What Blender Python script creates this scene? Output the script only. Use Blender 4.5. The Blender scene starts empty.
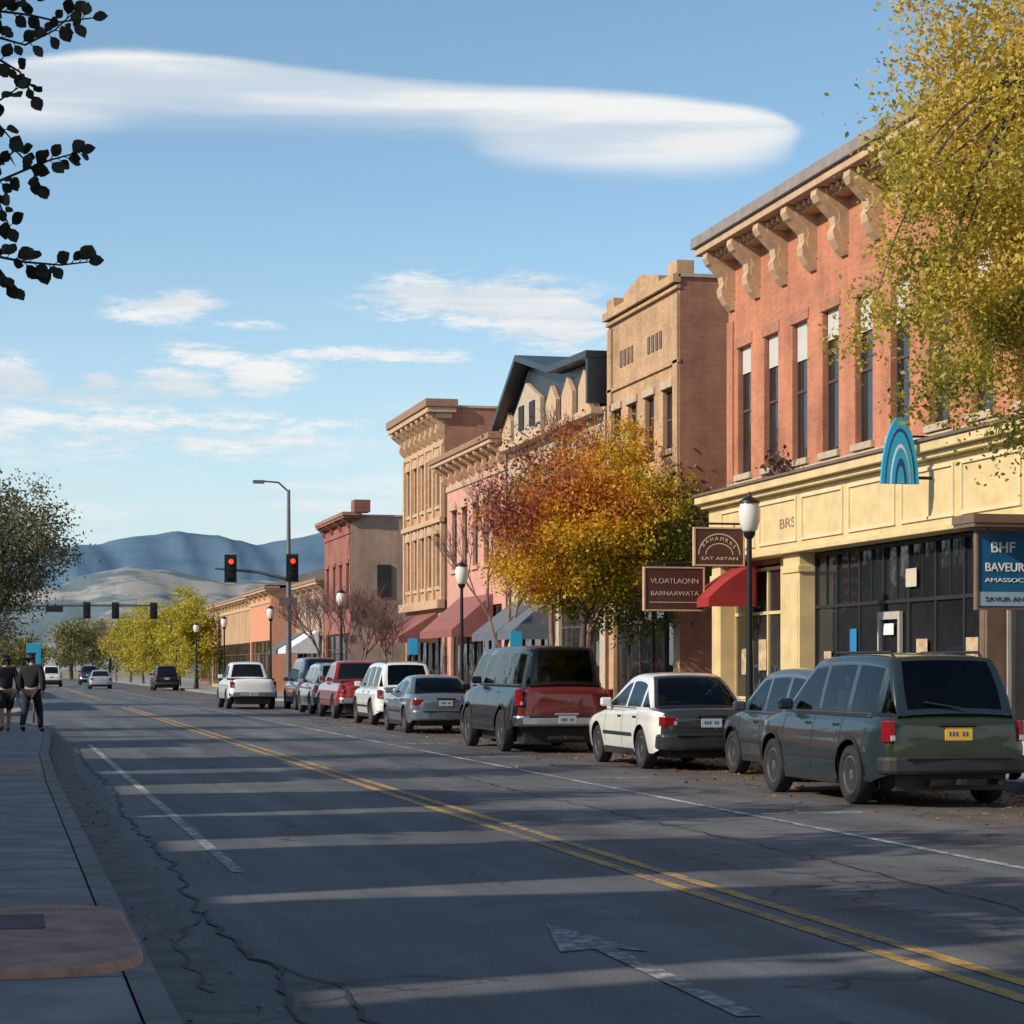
import bpy, bmesh, math, random
import numpy as np
from mathutils import Vector, Matrix
random.seed(7); R=random.Random(7)
scene=bpy.context.scene
F=2200.0; TH=math.atan(512/F); CT=math.cos(TH); ST=math.sin(TH); EH=1.65
def YZ(Z,X): return (Z-ST*X)/CT       # street coordinate of something at depth Z, offset X
# ---------------------------------------------------------------- materials
def newmat(name):
    m=bpy.data.materials.new(name); m.use_nodes=True
    nt=m.node_tree; b=nt.nodes['Principled BSDF']; return m,nt,b
def N(nt,t,**k):
    n=nt.nodes.new(t)
    for a,v in k.items(): setattr(n,a,v)
    return n
def ramp(nt,fac,stops):
    r=N(nt,'ShaderNodeValToRGB'); e=r.color_ramp.elements
    while len(e)<len(stops): e.new(.5)
    for i,(p,c) in enumerate(stops):
        e[i].position=p; e[i].color=(*c,1)
    nt.links.new(fac,r.inputs[0]); return r.outputs[0]
def noise(nt,vec,scale,detail=3,rough=.55):
    n=N(nt,'ShaderNodeTexNoise'); n.inputs['Scale'].default_value=scale
    n.inputs['Detail'].default_value=detail; n.inputs['Roughness'].default_value=rough
    if vec: nt.links.new(vec,n.inputs['Vector'])
    return n.outputs['Fac']
def mth(nt,op,a,b=None,c=None):
    n=N(nt,'ShaderNodeMath',operation=op)
    for i,v in enumerate((a,b,c)):
        if v is None: continue
        if isinstance(v,(int,float)): n.inputs[i].default_value=v
        else: nt.links.new(v,n.inputs[i])
    return n.outputs[0]
def mixc(nt,fac,a,b,mode='MIX'):
    n=N(nt,'ShaderNodeMix',data_type='RGBA',blend_type=mode)
    for k,v in ((0,fac),(6,a),(7,b)):
        if isinstance(v,(int,float)): n.inputs[k].default_value=v
        elif isinstance(v,tuple): n.inputs[k].default_value=(*v,1) if len(v)==3 else v
        else: nt.links.new(v,n.inputs[k])
    return n.outputs[2]
def sc(c,k): return tuple(min(1,x*k) for x in c)
def pbr(name,col,rough=.6,metal=0,var=.15,vs=2.5,bump=0,bs=40,coat=0,spec=.5,emit=None):
    m,nt,b=newmat(name)
    tc=N(nt,'ShaderNodeTexCoord').outputs['Object']
    f=noise(nt,tc,vs,5,.6)
    c=ramp(nt,f,[(.3,sc(col,1-var)),(.7,sc(col,1+var))])
    nt.links.new(c,b.inputs['Base Color'])
    b.inputs['Roughness'].default_value=rough; b.inputs['Metallic'].default_value=metal
    b.inputs['Coat Weight'].default_value=coat; b.inputs['Coat Roughness'].default_value=.03
    b.inputs['Specular IOR Level'].default_value=spec
    if bump:
        bn=N(nt,'ShaderNodeBump'); bn.inputs['Strength'].default_value=bump; bn.inputs['Distance'].default_value=.02
        nt.links.new(noise(nt,tc,bs,4),bn.inputs['Height']); nt.links.new(bn.outputs[0],b.inputs['Normal'])
    if emit:
        b.inputs['Emission Color'].default_value=(*emit,1); b.inputs['Emission Strength'].default_value=2.5
    return m
def brick(name,c1,c2,mortar,w=.24,h=.08):
    m,nt,b=newmat(name)
    tc=N(nt,'ShaderNodeTexCoord').outputs['Object']
    s=N(nt,'ShaderNodeSeparateXYZ'); nt.links.new(tc,s.inputs[0])
    cb=N(nt,'ShaderNodeCombineXYZ'); nt.links.new(mth(nt,'ADD',s.outputs[0],s.outputs[1]),cb.inputs[0]); nt.links.new(s.outputs[2],cb.inputs[1])
    bt=N(nt,'ShaderNodeTexBrick'); nt.links.new(cb.outputs[0],bt.inputs['Vector'])
    bt.inputs['Color1'].default_value=(*c1,1); bt.inputs['Color2'].default_value=(*c2,1); bt.inputs['Mortar'].default_value=(*mortar,1)
    bt.inputs['Scale'].default_value=1; bt.inputs['Brick Width'].default_value=w; bt.inputs['Row Height'].default_value=h
    bt.inputs['Mortar Size'].default_value=.008; bt.inputs['Bias'].default_value=-.1
    big=ramp(nt,noise(nt,tc,.7,6,.65),[(.3,(.66,.65,.66)),(.5,(.95,.95,.95)),(.72,(1.22,1.16,1.08))])
    st=N(nt,'ShaderNodeMapping'); st.inputs['Scale'].default_value=(1.2,1.2,.12); nt.links.new(tc,st.inputs[0])
    drip=ramp(nt,noise(nt,st.outputs[0],2.2,5,.6),[(.3,(.74,.72,.7)),(.6,(1,1,1))])
    c=mixc(nt,1.0,bt.outputs['Color'],big,'MULTIPLY'); c=mixc(nt,.8,c,drip,'MULTIPLY')
    nt.links.new(c,b.inputs['Base Color']); b.inputs['Roughness'].default_value=.88
    bn=N(nt,'ShaderNodeBump'); bn.inputs['Strength'].default_value=.5; bn.inputs['Distance'].default_value=.012; bn.invert=True
    nt.links.new(bt.outputs['Fac'],bn.inputs['Height']); nt.links.new(bn.outputs[0],b.inputs['Normal'])
    return m
def leafmat(name,stops,trans=.35,grad=None,ns=.9,island=.45,tt=(1.35,1.35,.65)):
    m,nt,b=newmat(name)
    tc=N(nt,'ShaderNodeTexCoord').outputs['Object']
    f=mth(nt,'MULTIPLY',mth(nt,'SUBTRACT',noise(nt,tc,ns,3,.6),.5),1.7)
    g=N(nt,'ShaderNodeNewGeometry').outputs['Random Per Island']
    f=mth(nt,'ADD',f,mth(nt,'MULTIPLY',mth(nt,'SUBTRACT',g,.5),island))
    f=mth(nt,'ADD',f,.5)
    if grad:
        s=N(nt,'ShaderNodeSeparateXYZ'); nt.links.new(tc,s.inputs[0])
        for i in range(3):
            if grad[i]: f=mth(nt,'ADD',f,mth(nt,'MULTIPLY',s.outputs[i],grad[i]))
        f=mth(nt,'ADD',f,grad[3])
    c=ramp(nt,f,stops); nt.links.new(c,b.inputs['Base Color'])
    b.inputs['Roughness'].default_value=.6; b.inputs['Specular IOR Level'].default_value=.3
    t=N(nt,'ShaderNodeBsdfTranslucent'); nt.links.new(mixc(nt,1.0,c,tt,'MULTIPLY'),t.inputs[0])
    mx=N(nt,'ShaderNodeMixShader'); mx.inputs[0].default_value=trans
    nt.links.new(b.outputs[0],mx.inputs[1]); nt.links.new(t.outputs[0],mx.inputs[2])
    nt.links.new(mx.outputs[0],nt.nodes['Material Output'].inputs[0])
    return m
def wavyglass(name,col,rough,wob,ws):
    m=pbr(name,col,rough,0,var=.5,vs=.6,spec=.7); nt=m.node_tree; b=nt.nodes['Principled BSDF']
    tc=N(nt,'ShaderNodeTexCoord').outputs['Object']; bn=N(nt,'ShaderNodeBump'); bn.inputs['Strength'].default_value=wob; bn.inputs['Distance'].default_value=.05
    nt.links.new(noise(nt,tc,ws,2),bn.inputs['Height']); nt.links.new(bn.outputs[0],b.inputs['Normal']); return m
def clearglass(name,tint):
    m=bpy.data.materials.new(name); m.use_nodes=True; nt=m.node_tree; nt.nodes.remove(nt.nodes['Principled BSDF'])
    tr=N(nt,'ShaderNodeBsdfTransparent'); tr.inputs[0].default_value=(*tint,1)
    gl=N(nt,'ShaderNodeBsdfGlossy'); gl.inputs['Roughness'].default_value=.02; gl.inputs[0].default_value=(.8,.84,.88,1)
    fr=N(nt,'ShaderNodeFresnel'); fr.inputs[0].default_value=1.42; mx=N(nt,'ShaderNodeMixShader')
    tc=N(nt,'ShaderNodeTexCoord').outputs['Object']; bn=N(nt,'ShaderNodeBump'); bn.inputs['Strength'].default_value=.2; bn.inputs['Distance'].default_value=.03
    nt.links.new(noise(nt,tc,2.5,2),bn.inputs['Height']); nt.links.new(bn.outputs[0],gl.inputs['Normal']); 
    nt.links.new(fr.outputs[0],mx.inputs[0]); nt.links.new(tr.outputs[0],mx.inputs[1]); nt.links.new(gl.outputs[0],mx.inputs[2]); nt.links.new(mx.outputs[0],nt.nodes['Material Output'].inputs[0])
    return m
M={}
M['black']=pbr('black_metal',(.015,.016,.018),.45,.3)
M['dark']=pbr('dark_trim',(.018,.018,.02),.6)
M['tyre']=pbr('tyre_rubber',(.018,.018,.019),.85,bump=.3)
M['chrome']=pbr('chrome',(.6,.6,.62),.2,1,var=.05)
M['rim']=pbr('alloy',(.42,.42,.44),.3,.9,var=.1)
M['glass']=wavyglass('window_glass',(.016,.02,.024),.04,.18,1.3)
M['cglass']=pbr('car_glass',(.008,.009,.011),.03,0,var=.3,vs=1.5,spec=.35)
M['tglass']=clearglass('tinted_car_glass',(.4,.43,.42)); M['tglassd']=clearglass('dark_tinted_car_glass',(.16,.17,.17))
M['seat']=pbr('seat_fabric',(.06,.058,.055),.9); 
M['red']=pbr('tail_lamp',(.2,.008,.01),.12,coat=1)
M['lens']=pbr('clear_lens',(.4,.41,.43),.15,coat=1)
M['plate']=pbr('plate_yellow',(.75,.42,.05),.5); M['platew']=pbr('plate_white',(.42,.45,.48),.5)
M['bark']=pbr('bark',(.09,.07,.055),.9,bump=.8,bs=14,var=.35)
M['barkd']=pbr('dark_twig',(.03,.025,.02),.9,var=.3)
M['twig']=pbr('bare_twig',(.2,.12,.105),.9,var=.3)
M['concrete']=pbr('concrete',(.25,.245,.24),.9,var=.35,vs=1.3,bump=.25,bs=60)
M['joint']=pbr('joint',(.09,.088,.085),.9)
M['kerb']=pbr('kerb_concrete',(.2,.195,.19),.9,var=.35,vs=3)
M['paver']=pbr('red_paver',(.4,.235,.18),.85,var=.35,vs=4,bump=.3,bs=30)
M['stone']=pbr('sandstone',(.44,.36,.26),.85,var=.18,vs=4)
M['cream']=pbr('cream_paint',(.68,.57,.36),.6,var=.09,vs=2)
M['yellow']=pbr('yellow_paint',(.64,.49,.25),.6,var=.14,vs=2)
M['brownw']=pbr('brown_wood',(.16,.105,.075),.6,var=.2)
M['roofg']=pbr('grey_eave',(.25,.215,.2),.7,var=.2)
M['roofd']=pbr('dark_roof_metal',(.03,.038,.05),.4,.3,var=.25)
M['gravel']=pbr('flat_roof',(.2,.19,.18),.95)
M['blind']=pbr('blind_fabric',(.5,.49,.46),.8,var=.06)
M['wframe']=pbr('window_frame_paint',(.09,.05,.04),.6)
M['wframel']=pbr('light_frame_paint',(.4,.37,.32),.6)
M['maroon']=pbr('maroon_board',(.07,.02,.018),.5,var=.15)
M['awnred']=pbr('red_canvas',(.3,.022,.022),.8,var=.15)
M['awnpink']=pbr('faded_canvas',(.24,.09,.08),.85)
M['awnblue']=pbr('grey_blue_canvas',(.1,.12,.15),.85)
M['awnwhite']=pbr('white_canvas',(.6,.62,.66),.85)
M['navy']=pbr('blue_board',(.01,.11,.25),.3,var=.12)
M['lblue']=pbr('pale_blue_panel',(.3,.42,.5),.4,var=.1)
M['white']=pbr('white_paint',(.78,.78,.76),.5,var=.05)
M['offwhite']=pbr('sign_lettering',(.55,.48,.36),.5,var=.05)
M['warm']=pbr('shop_display',(.45,.33,.2),.8,var=.4,vs=6)
M['blue']=pbr('sign_blue',(.02,.2,.42),.45,var=.1)
M['cyan']=pbr('sign_turquoise',(.03,.40,.68),.45,var=.1)
M['deepblue']=pbr('deep_blue',(.01,.06,.22),.45)
M['globe']=pbr('lamp_globe',(.7,.68,.62),.25,var=.05)
M['pole']=pbr('galvanised_pole',(.16,.16,.16),.5,.5)
M['sred']=pbr('signal_red',(.8,.02,.01),.3,emit=(1,.04,.02))
M['soff']=pbr('signal_off',(.03,.03,.02),.3)
M['brick_red']=brick('brick_red',(.56,.205,.11),(.47,.165,.09),(.44,.25,.17))
M['brick_side']=brick('brick_side',(.46,.19,.11),(.38,.155,.09),(.36,.22,.16))
M['brick_tan']=brick('brick_tan',(.56,.35,.19),(.47,.28,.15),(.42,.31,.21))
M['brick_orange']=brick('brick_orange',(.58,.33,.18),(.5,.27,.15),(.44,.31,.22))
M['brick_pink']=pbr('pink_stucco',(.55,.28,.22),.85,var=.15)
M['stucco_o']=pbr('orange_stucco',(.6,.26,.15),.85,var=.1)
M['brick_dk']=brick('brick_dark',(.36,.12,.09),(.3,.1,.08),(.26,.15,.12))
M['beige']=brick('beige_side',(.42,.28,.21),(.38,.25,.19),(.4,.3,.24))
M['trimtan']=pbr('tan_trim',(.5,.34,.21),.75,var=.2,vs=5)
M['trimbr']=pbr('brown_trim',(.3,.17,.11),.7,var=.2,vs=5)
M['skin']=pbr('skin',(.42,.25,.18),.6); M['cloth']=pbr('dark_cloth',(.012,.012,.016),.9)
M['cloth2']=pbr('charcoal_cloth',(.02,.02,.026),.9); M['hair']=pbr('dark_hair',(.015,.01,.008),.7)
M['bag']=pbr('red_leather',(.25,.04,.03),.6)

def asphalt():
    m,nt,b=newmat('asphalt'); tc=N(nt,'ShaderNodeTexCoord').outputs['Object']
    base=ramp(nt,noise(nt,tc,.35,6,.7),[(.3,(.07,.076,.084)),(.55,(.1,.105,.112)),(.75,(.14,.143,.147))])
    mp=N(nt,'ShaderNodeMapping'); mp.inputs['Scale'].default_value=(1.1,.05,1); nt.links.new(tc,mp.inputs[0])
    tr=ramp(nt,noise(nt,mp.outputs[0],1.2,4,.6),[(.35,(.66,.66,.68)),(.65,(1.32,1.32,1.32))])
    sp=ramp(nt,noise(nt,tc,60,2,.7),[(.35,(.6,.6,.6)),(.7,(1.5,1.5,1.48))])
    c=mixc(nt,1,base,tr,'MULTIPLY'); c=mixc(nt,1,c,sp,'MULTIPLY')
    s=N(nt,'ShaderNodeSeparateXYZ'); nt.links.new(tc,s.inputs[0])
    g=N(nt,'ShaderNodeMapRange'); g.inputs[1].default_value=8.3; g.inputs[2].default_value=10.5; nt.links.new(s.outputs[0],g.inputs[0])
    br=mixc(nt,1,c,(1.1,.86,.72),'MULTIPLY')
    c=mixc(nt,g.outputs[0],c,br)
    oil=ramp(nt,noise(nt,tc,.9,3,.5),[(.58,(1,1,1)),(.72,(.58,.58,.58))]); c=mixc(nt,.75,c,oil,'MULTIPLY')
    v=N(nt,'ShaderNodeTexVoronoi',feature='DISTANCE_TO_EDGE'); v.inputs['Scale'].default_value=.33
    wv=N(nt,'ShaderNodeTexNoise'); wv.inputs['Scale'].default_value=1.6; wv.inputs['Detail'].default_value=5; nt.links.new(tc,wv.inputs['Vector'])
    ad=mixc(nt,.35,tc,wv.outputs['Color'],'LINEAR_LIGHT'); nt.links.new(ad,v.inputs['Vector'])
    cr=mth(nt,'LESS_THAN',v.outputs['Distance'],.0055)
    cr=mth(nt,'MULTIPLY',cr,mth(nt,'GREATER_THAN',noise(nt,tc,.25,2),.5))
    c=mixc(nt,mth(nt,'MULTIPLY',cr,.65),c,(.015,.015,.015))
    nt.links.new(c,b.inputs['Base Color']); b.inputs['Roughness'].default_value=.7
    bn=N(nt,'ShaderNodeBump'); bn.inputs['Strength'].default_value=.35; bn.inputs['Distance'].default_value=.01
    nt.links.new(noise(nt,tc,90,3),bn.inputs['Height']); nt.links.new(bn.outputs[0],b.inputs['Normal'])
    return m
M['asphalt']=asphalt()
def paint(name,col,wear):
    m,nt,b=newmat(name); tc=N(nt,'ShaderNodeTexCoord').outputs['Object']
    f=noise(nt,tc,9,8,.75); f=mth(nt,'ADD',mth(nt,'MULTIPLY',f,.7),mth(nt,'MULTIPLY',noise(nt,tc,.7,4),.35))
    fac=ramp(nt,f,[(wear,(0,0,0)),(wear+.12,(1,1,1))])
    c=mixc(nt,fac,(.1,.102,.105),col); nt.links.new(c,b.inputs['Base Color']); b.inputs['Roughness'].default_value=.7
    return m
M['pyellow']=paint('road_yellow',(.5,.28,.06),.45); M['pwhite']=paint('road_white',(.52,.52,.51),.47)
M['parrow']=paint('arrow_white',(.42,.43,.44),.5)
M['crack']=pbr('tar_crack',(.018,.018,.018),.7)
def groundmat():
    m,nt,b=newmat('dry_ground'); tc=N(nt,'ShaderNodeTexCoord').outputs['Object']
    c=ramp(nt,noise(nt,tc,.02,8,.7),[(.35,(.12,.11,.06)),(.6,(.26,.21,.13))]); nt.links.new(c,b.inputs['Base Color']); b.inputs['Roughness'].default_value=.95
    return m
M['ground']=groundmat()
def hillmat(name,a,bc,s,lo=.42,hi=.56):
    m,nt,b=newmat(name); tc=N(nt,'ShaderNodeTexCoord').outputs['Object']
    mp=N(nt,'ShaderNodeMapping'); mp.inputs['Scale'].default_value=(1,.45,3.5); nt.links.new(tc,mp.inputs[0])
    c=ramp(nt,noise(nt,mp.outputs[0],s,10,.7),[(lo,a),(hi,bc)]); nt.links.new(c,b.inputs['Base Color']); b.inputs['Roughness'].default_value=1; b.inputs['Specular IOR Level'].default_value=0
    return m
M['hillfar']=hillmat('far_hill_hazed',(.08,.145,.22),(.11,.18,.25),.0022)  # blue distance haze is mixed into the hill colour
M['hillnear']=hillmat('near_hill_hazed',(.12,.165,.185),(.31,.3,.28),.006,.46,.54)  # paler bluish base carries distance haze as well
# ---------------------------------------------------------------- mesh helper
class MB:
    def __init__(s): s.v=[]; s.f=[]; s.m=[]
    def face(s,pts,m=0):
        i=len(s.v); s.v+= [tuple(p) for p in pts]; s.f.append(tuple(range(i,i+len(pts)))); s.m.append(m)
    def box(s,x0,x1,y0,y1,z0,z1,m=0):
        i=len(s.v); s.v+=[(x0,y0,z0),(x1,y0,z0),(x1,y1,z0),(x0,y1,z0),(x0,y0,z1),(x1,y0,z1),(x1,y1,z1),(x0,y1,z1)]
        for q in ((0,3,2,1),(4,5,6,7),(0,1,5,4),(1,2,6,5),(2,3,7,6),(3,0,4,7)): s.f.append(tuple(i+k for k in q)); s.m.append(m)
    def prism(s,poly,axis,a,b,m=0):
        i=len(s.v); n=len(poly)
        for t in (a,b):
            for p,q in poly:
                s.v.append({'x':(t,p,q),'y':(p,t,q),'z':(p,q,t)}[axis])
        s.f.append(tuple(range(i,i+n))[::-1]); s.m.append(m); s.f.append(tuple(range(i+n,i+2*n))); s.m.append(m)
        for k in range(n): s.f.append((i+k,i+(k+1)%n,i+n+(k+1)%n,i+n+k)); s.m.append(m)
    def tube(s,pts,rad,n=8,m=0,cap=True):
        pts=[Vector(p) for p in pts]; i=len(s.v); up=None
        for k,p in enumerate(pts):
            d=(pts[min(k+1,len(pts)-1)]-pts[max(k-1,0)])
            if d.length<1e-9: d=Vector((0,0,1))
            d.normalize()
            if up is None: up=Vector((1,0,0)) if abs(d.x)<.8 else Vector((0,1,0))
            a=d.cross(up); a.normalize(); bb=d.cross(a)
            for j in range(n):
                t=2*math.pi*j/n; q=p+(a*math.cos(t)+bb*math.sin(t))*rad[k]; s.v.append(tuple(q))
        for k in range(len(pts)-1):
            for j in range(n):
                s.f.append((i+k*n+j,i+k*n+(j+1)%n,i+(k+1)*n+(j+1)%n,i+(k+1)*n+j)); s.m.append(m)
        if cap:
            s.f.append(tuple(i+j for j in range(n))[::-1]); s.m.append(m)
            e=i+(len(pts)-1)*n; s.f.append(tuple(e+j for j in range(n))); s.m.append(m)
    def lathe(s,c,prof,axis='z',n=20,m=0):
        i=len(s.v)
        for (h,r) in prof:
            for j in range(n):
                t=2*math.pi*j/n; a=r*math.cos(t); b=r*math.sin(t)
                s.v.append((c[0]+a,c[1]+b,c[2]+h) if axis=='z' else (c[0]+h,c[1]+a,c[2]+b))
        for k in range(len(prof)-1):
            for j in range(n):
                s.f.append((i+k*n+j,i+k*n+(j+1)%n,i+(k+1)*n+(j+1)%n,i+(k+1)*n+j)); s.m.append(m)
        s.f.append(tuple(i+j for j in range(n))[::-1]); s.m.append(m)
        e=i+(len(prof)-1)*n; s.f.append(tuple(e+j for j in range(n))); s.m.append(m)
    def obj(s,name,mats,parent=None,origin=None,smooth=0,bevel=0,label=None,fix=True):
        o0=Vector(origin) if origin is not None else (Vector(ORG[parent.name]) if parent else Vector((0,0,0)))
        me=bpy.data.meshes.new(name)
        me.from_pydata([(a-o0.x,b-o0.y,c-o0.z) for a,b,c in s.v],[],s.f)
        if not isinstance(mats,(list,tuple)): mats=[mats]
        for q in mats: me.materials.append(M[q] if isinstance(q,str) else q)
        me.polygons.foreach_set('material_index',s.m)
        if fix:
            bm=bmesh.new(); bm.from_mesh(me)
            if smooth: bmesh.ops.remove_doubles(bm,verts=bm.verts,dist=.0004)
            bmesh.ops.recalc_face_normals(bm,faces=bm.faces); bm.to_mesh(me); bm.free()
        if smooth:
            me.polygons.foreach_set('use_smooth',[True]*len(me.polygons)); me.set_sharp_from_angle(angle=math.radians(smooth))
        o=bpy.data.objects.new(name,me); scene.collection.objects.link(o)
        if parent: o.parent=parent; o.location=o0-Vector(ORG[parent.name])
        else: o.location=o0
        ORG[o.name]=tuple(o0)
        if bevel:
            b=o.modifiers.new('b','BEVEL'); b.width=bevel; b.segments=2; b.limit_method='ANGLE'; b.angle_limit=math.radians(40)
        if label: o['label']=label
        return o
ORG={}
def thing(name,label,cat,loc,group=None,rz=0):
    e=bpy.data.objects.new(name,None); e.empty_display_size=.2; e.location=loc; scene.collection.objects.link(e)
    e['label']=label; e['category']=cat
    if group: e['group']=group
    ORG[e.name]=tuple(loc); return e
def structure(o): o['kind']='structure'
def text(name,s,size,loc,rot,mat,parent,w=None,off=.004):
    c=bpy.data.curves.new(name,'FONT'); c.body=s; c.size=size; c.extrude=.006; c.offset=off
    t=bpy.data.objects.new(name,c); scene.collection.objects.link(t)
    dg=bpy.context.evaluated_depsgraph_get(); me=bpy.data.meshes.new_from_object(t.evaluated_get(dg)); me.name=name
    bpy.data.objects.remove(t); me.materials.clear(); me.materials.append(M[mat])
    o=bpy.data.objects.new(name,me); scene.collection.objects.link(o)
    if w:
        xs=[v.co.x for v in me.vertices]; k=w/(max(xs)-min(xs))
        for v in me.vertices: v.co.x*=k
    o.parent=parent; o.location=Vector(loc)-Vector(ORG[parent.name]); o.rotation_euler=rot
    return o
RY=(math.pi/2,0,0); RX=(math.pi/2,0,-math.pi/2)
# ---------------------------------------------------------------- ground, road, pavements
g=MB(); n=64; g.face([(9500*math.cos(2*math.pi*i/n),9500*math.sin(2*math.pi*i/n),-.02) for i in range(n)]); o=g.obj('ground','ground'); structure(o)
g=MB(); g.box(-14,17.2,-14,330,-.03,0)
o=g.obj('road','asphalt'); structure(o)
g=MB(); g.box(17.2,90,96.3,107,-.03,-.004); g.box(-60,-14,66,76,-.03,-.004); structure(g.obj('road','asphalt'))
def sidewalk(outline,name='pavement',kw=.16):
    g=MB(); g.prism(outline,'z',-.01,.13); o=g.obj(name,'concrete',bevel=.015); structure(o); return o
left=[(-7.5,-14),(.6,-14),(.6,5),(.6,30),(.68,40),(.86,47),(1.0,53),(.95,58),(.55,62),(-.4,64),(-7.5,64)]
sidewalk(left)
k=MB()
ed=[(.76,-14),(.76,5),(.76,30),(.84,40),(1.02,47),(1.17,53),(1.11,58),(.68,62.1),(-.4,64.2)]; ei=[(.604,-14),(.604,5),(.604,30),(.684,40),(.864,47),(1.004,53),(.954,58),(.554,62.0),(-.4,64.004)]
for i in range(len(ed)-1):
    a,b=ed[i],ed[i+1]; c,d=ei[i+1],ei[i]
    k.face([(*a,.135),(*b,.135),(*c,.135),(*d,.135)]); k.face([(*a,-.01),(*b,-.01),(*b,.135),(*a,.135)])
structure(k.obj('kerb','kerb'))
gp=MB()
for i in range(len(ed)-1):
    a,b=ed[i],ed[i+1]; gp.face([(a[0],a[1],.004),(a[0]+.42,a[1],.004),(b[0]+.42,b[1],.004),(b[0],b[1],.004)])
structure(gp.obj('gutter',pbr('gutter_concrete',(.12,.12,.12),.9,var=.4,vs=2)))
j=MB(); y=-4
while y<62:
    j.box(-7,.6,y,y+.015,.128,.1315); y+=1.5
j.box(-1.0,-.985,-4,62,.128,.132); structure(j.obj('pavement_joint','joint'))
def pad(y0,y1,xe,zt,rc):
    P=[(-3,y0),(xe-rc,y0)]
    for i in range(1,7):
        t=math.pi/2*i/6; P.append((xe-rc+rc*math.sin(t),y0+rc-rc*math.cos(t)))
    for i in range(0,7):
        t=math.pi/2*i/6; P.append((xe-rc+rc*math.cos(t),y1-rc+rc*math.sin(t)))
    P.append((-3,y1)); g=MB(); g.prism(P,'z',.10,zt); o=g.obj('pavement','paver',bevel=.02); structure(o)
pad(11.0,13.9,.72,.19,.5); pad(33.2,35.0,.6,.145,.1)
p=MB(); p.box(-1.2,.25,12.6,13.3,.188,.197); structure(p.obj('pavement',pbr('tactile_plate',(.12,.085,.085),.7,bump=1,bs=60)))
left2=[(-7.5,76),(-.2,76.2),(.5,77.5),(.76,80),(.76,330),(-7.5,330)]; sidewalk(left2)
right=[(13.3,-14),(13.3,93.5),(14.2,95.8),(17.4,96),(60,96),(60,-14)]; sidewalk(right)
right2=[(13.3,110),(14.2,107.5),(60,107.3),(60,330),(13.3,330)]; sidewalk(right2)
k=MB(); k.box(13.14,13.3,-14,93.5,-.01,.142); k.box(13.14,13.3,110,330,-.01,.142); structure(k.obj('kerb','kerb'))
j=MB(); y=10
while y<95: j.box(13.3,17,y,y+.02,.128,.134); y+=1.5
structure(j.obj('pavement_joint','joint'))
mk=MB()
def strip(mb,x0,x1,y0,y1,z=.005):
    y=y0
    while y<y1:
        e=min(y+6,y1); mb.face([(x0,y,z),(x1,y,z),(x1,e,z),(x0,e,z)]); y=e
strip(mk,4.9,5.02,4,93); strip(mk,5.16,5.28,4,93); strip(mk,4.9,5.02,112,300); strip(mk,5.16,5.28,112,300)
structure(mk.obj('road_marking','pyellow'))
mk=MB(); strip(mk,8.15,8.25,4,93); strip(mk,8.15,8.25,112,300); strip(mk,1.82,1.93,17.8,48)
structure(mk.obj('road_marking','pwhite'))
mk=MB(); strip(mk,1.5,8.0,94.2,94.6); strip(mk,1.5,12,108.5,108.8)
for yy in [YZ(z,10) for z in (25.2,33.2,41,48.3,54,61,70)]: mk.box(8.4,9.6,yy,yy+.1,.001,.005)
structure(mk.obj('road_marking','pwhite'))
mk=MB(); z=.006
def flat(pts): mk.face([(a,b,z) for a,b in pts])
ys=YZ(10.4,3.45); ye=YZ(12.9,3.45)
flat([(3.39,ys),(3.52,ys),(3.52,ye),(3.39,ye)])
flat([(3.39,ye),(3.52,ye),(3.68,ye-.2),(3.42,ye+1.3),(3.16,ye-.1)])
structure(mk.obj('road_marking','parrow'))
ck=MB()
def crack(pts,w):
    P=[]
    for i in range(len(pts)-1):
        a,b=Vector(pts[i]),Vector(pts[i+1]); n=max(2,int((b-a).length/.25))
        for t in range(n): P.append(a.lerp(b,t/n)+Vector((R.uniform(-.05,.05),R.uniform(-.05,.05))))
    P.append(Vector(pts[-1]))
    ww=[w*R.uniform(.5,1.4) for _ in P]
    for i in range(len(P)-1):
        a,b=P[i],P[i+1]; d=(b-a).normalized(); nrm=Vector((-d.y,d.x))
        q=[a-nrm*ww[i]/2,b-nrm*ww[i+1]/2,b+nrm*ww[i+1]/2,a+nrm*ww[i]/2]; ck.face([(v.x,v.y,.0085) for v in q])
crack([(1.38,9.5),(1.45,12),(1.3,15),(1.42,19),(1.35,24),(1.5,30),(1.42,38),(1.55,46)],.03)
crack([(1.4,12.4),(1.7,11.4),(1.65,10.2),(1.8,9.2)],.025); crack([(1.35,15),(1.0,13.2),(1.05,11.2)],.02)
crack([(1.6,11.3),(2.2,11.6),(2.6,11.3)],.015); crack([(3.2,15),(4.4,15.4),(4.8,15.1)],.012); crack([(6.7,12),(6.9,18),(6.75,28),(6.9,40)],.02)
structure(ck.obj('road_crack','crack'))
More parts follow.
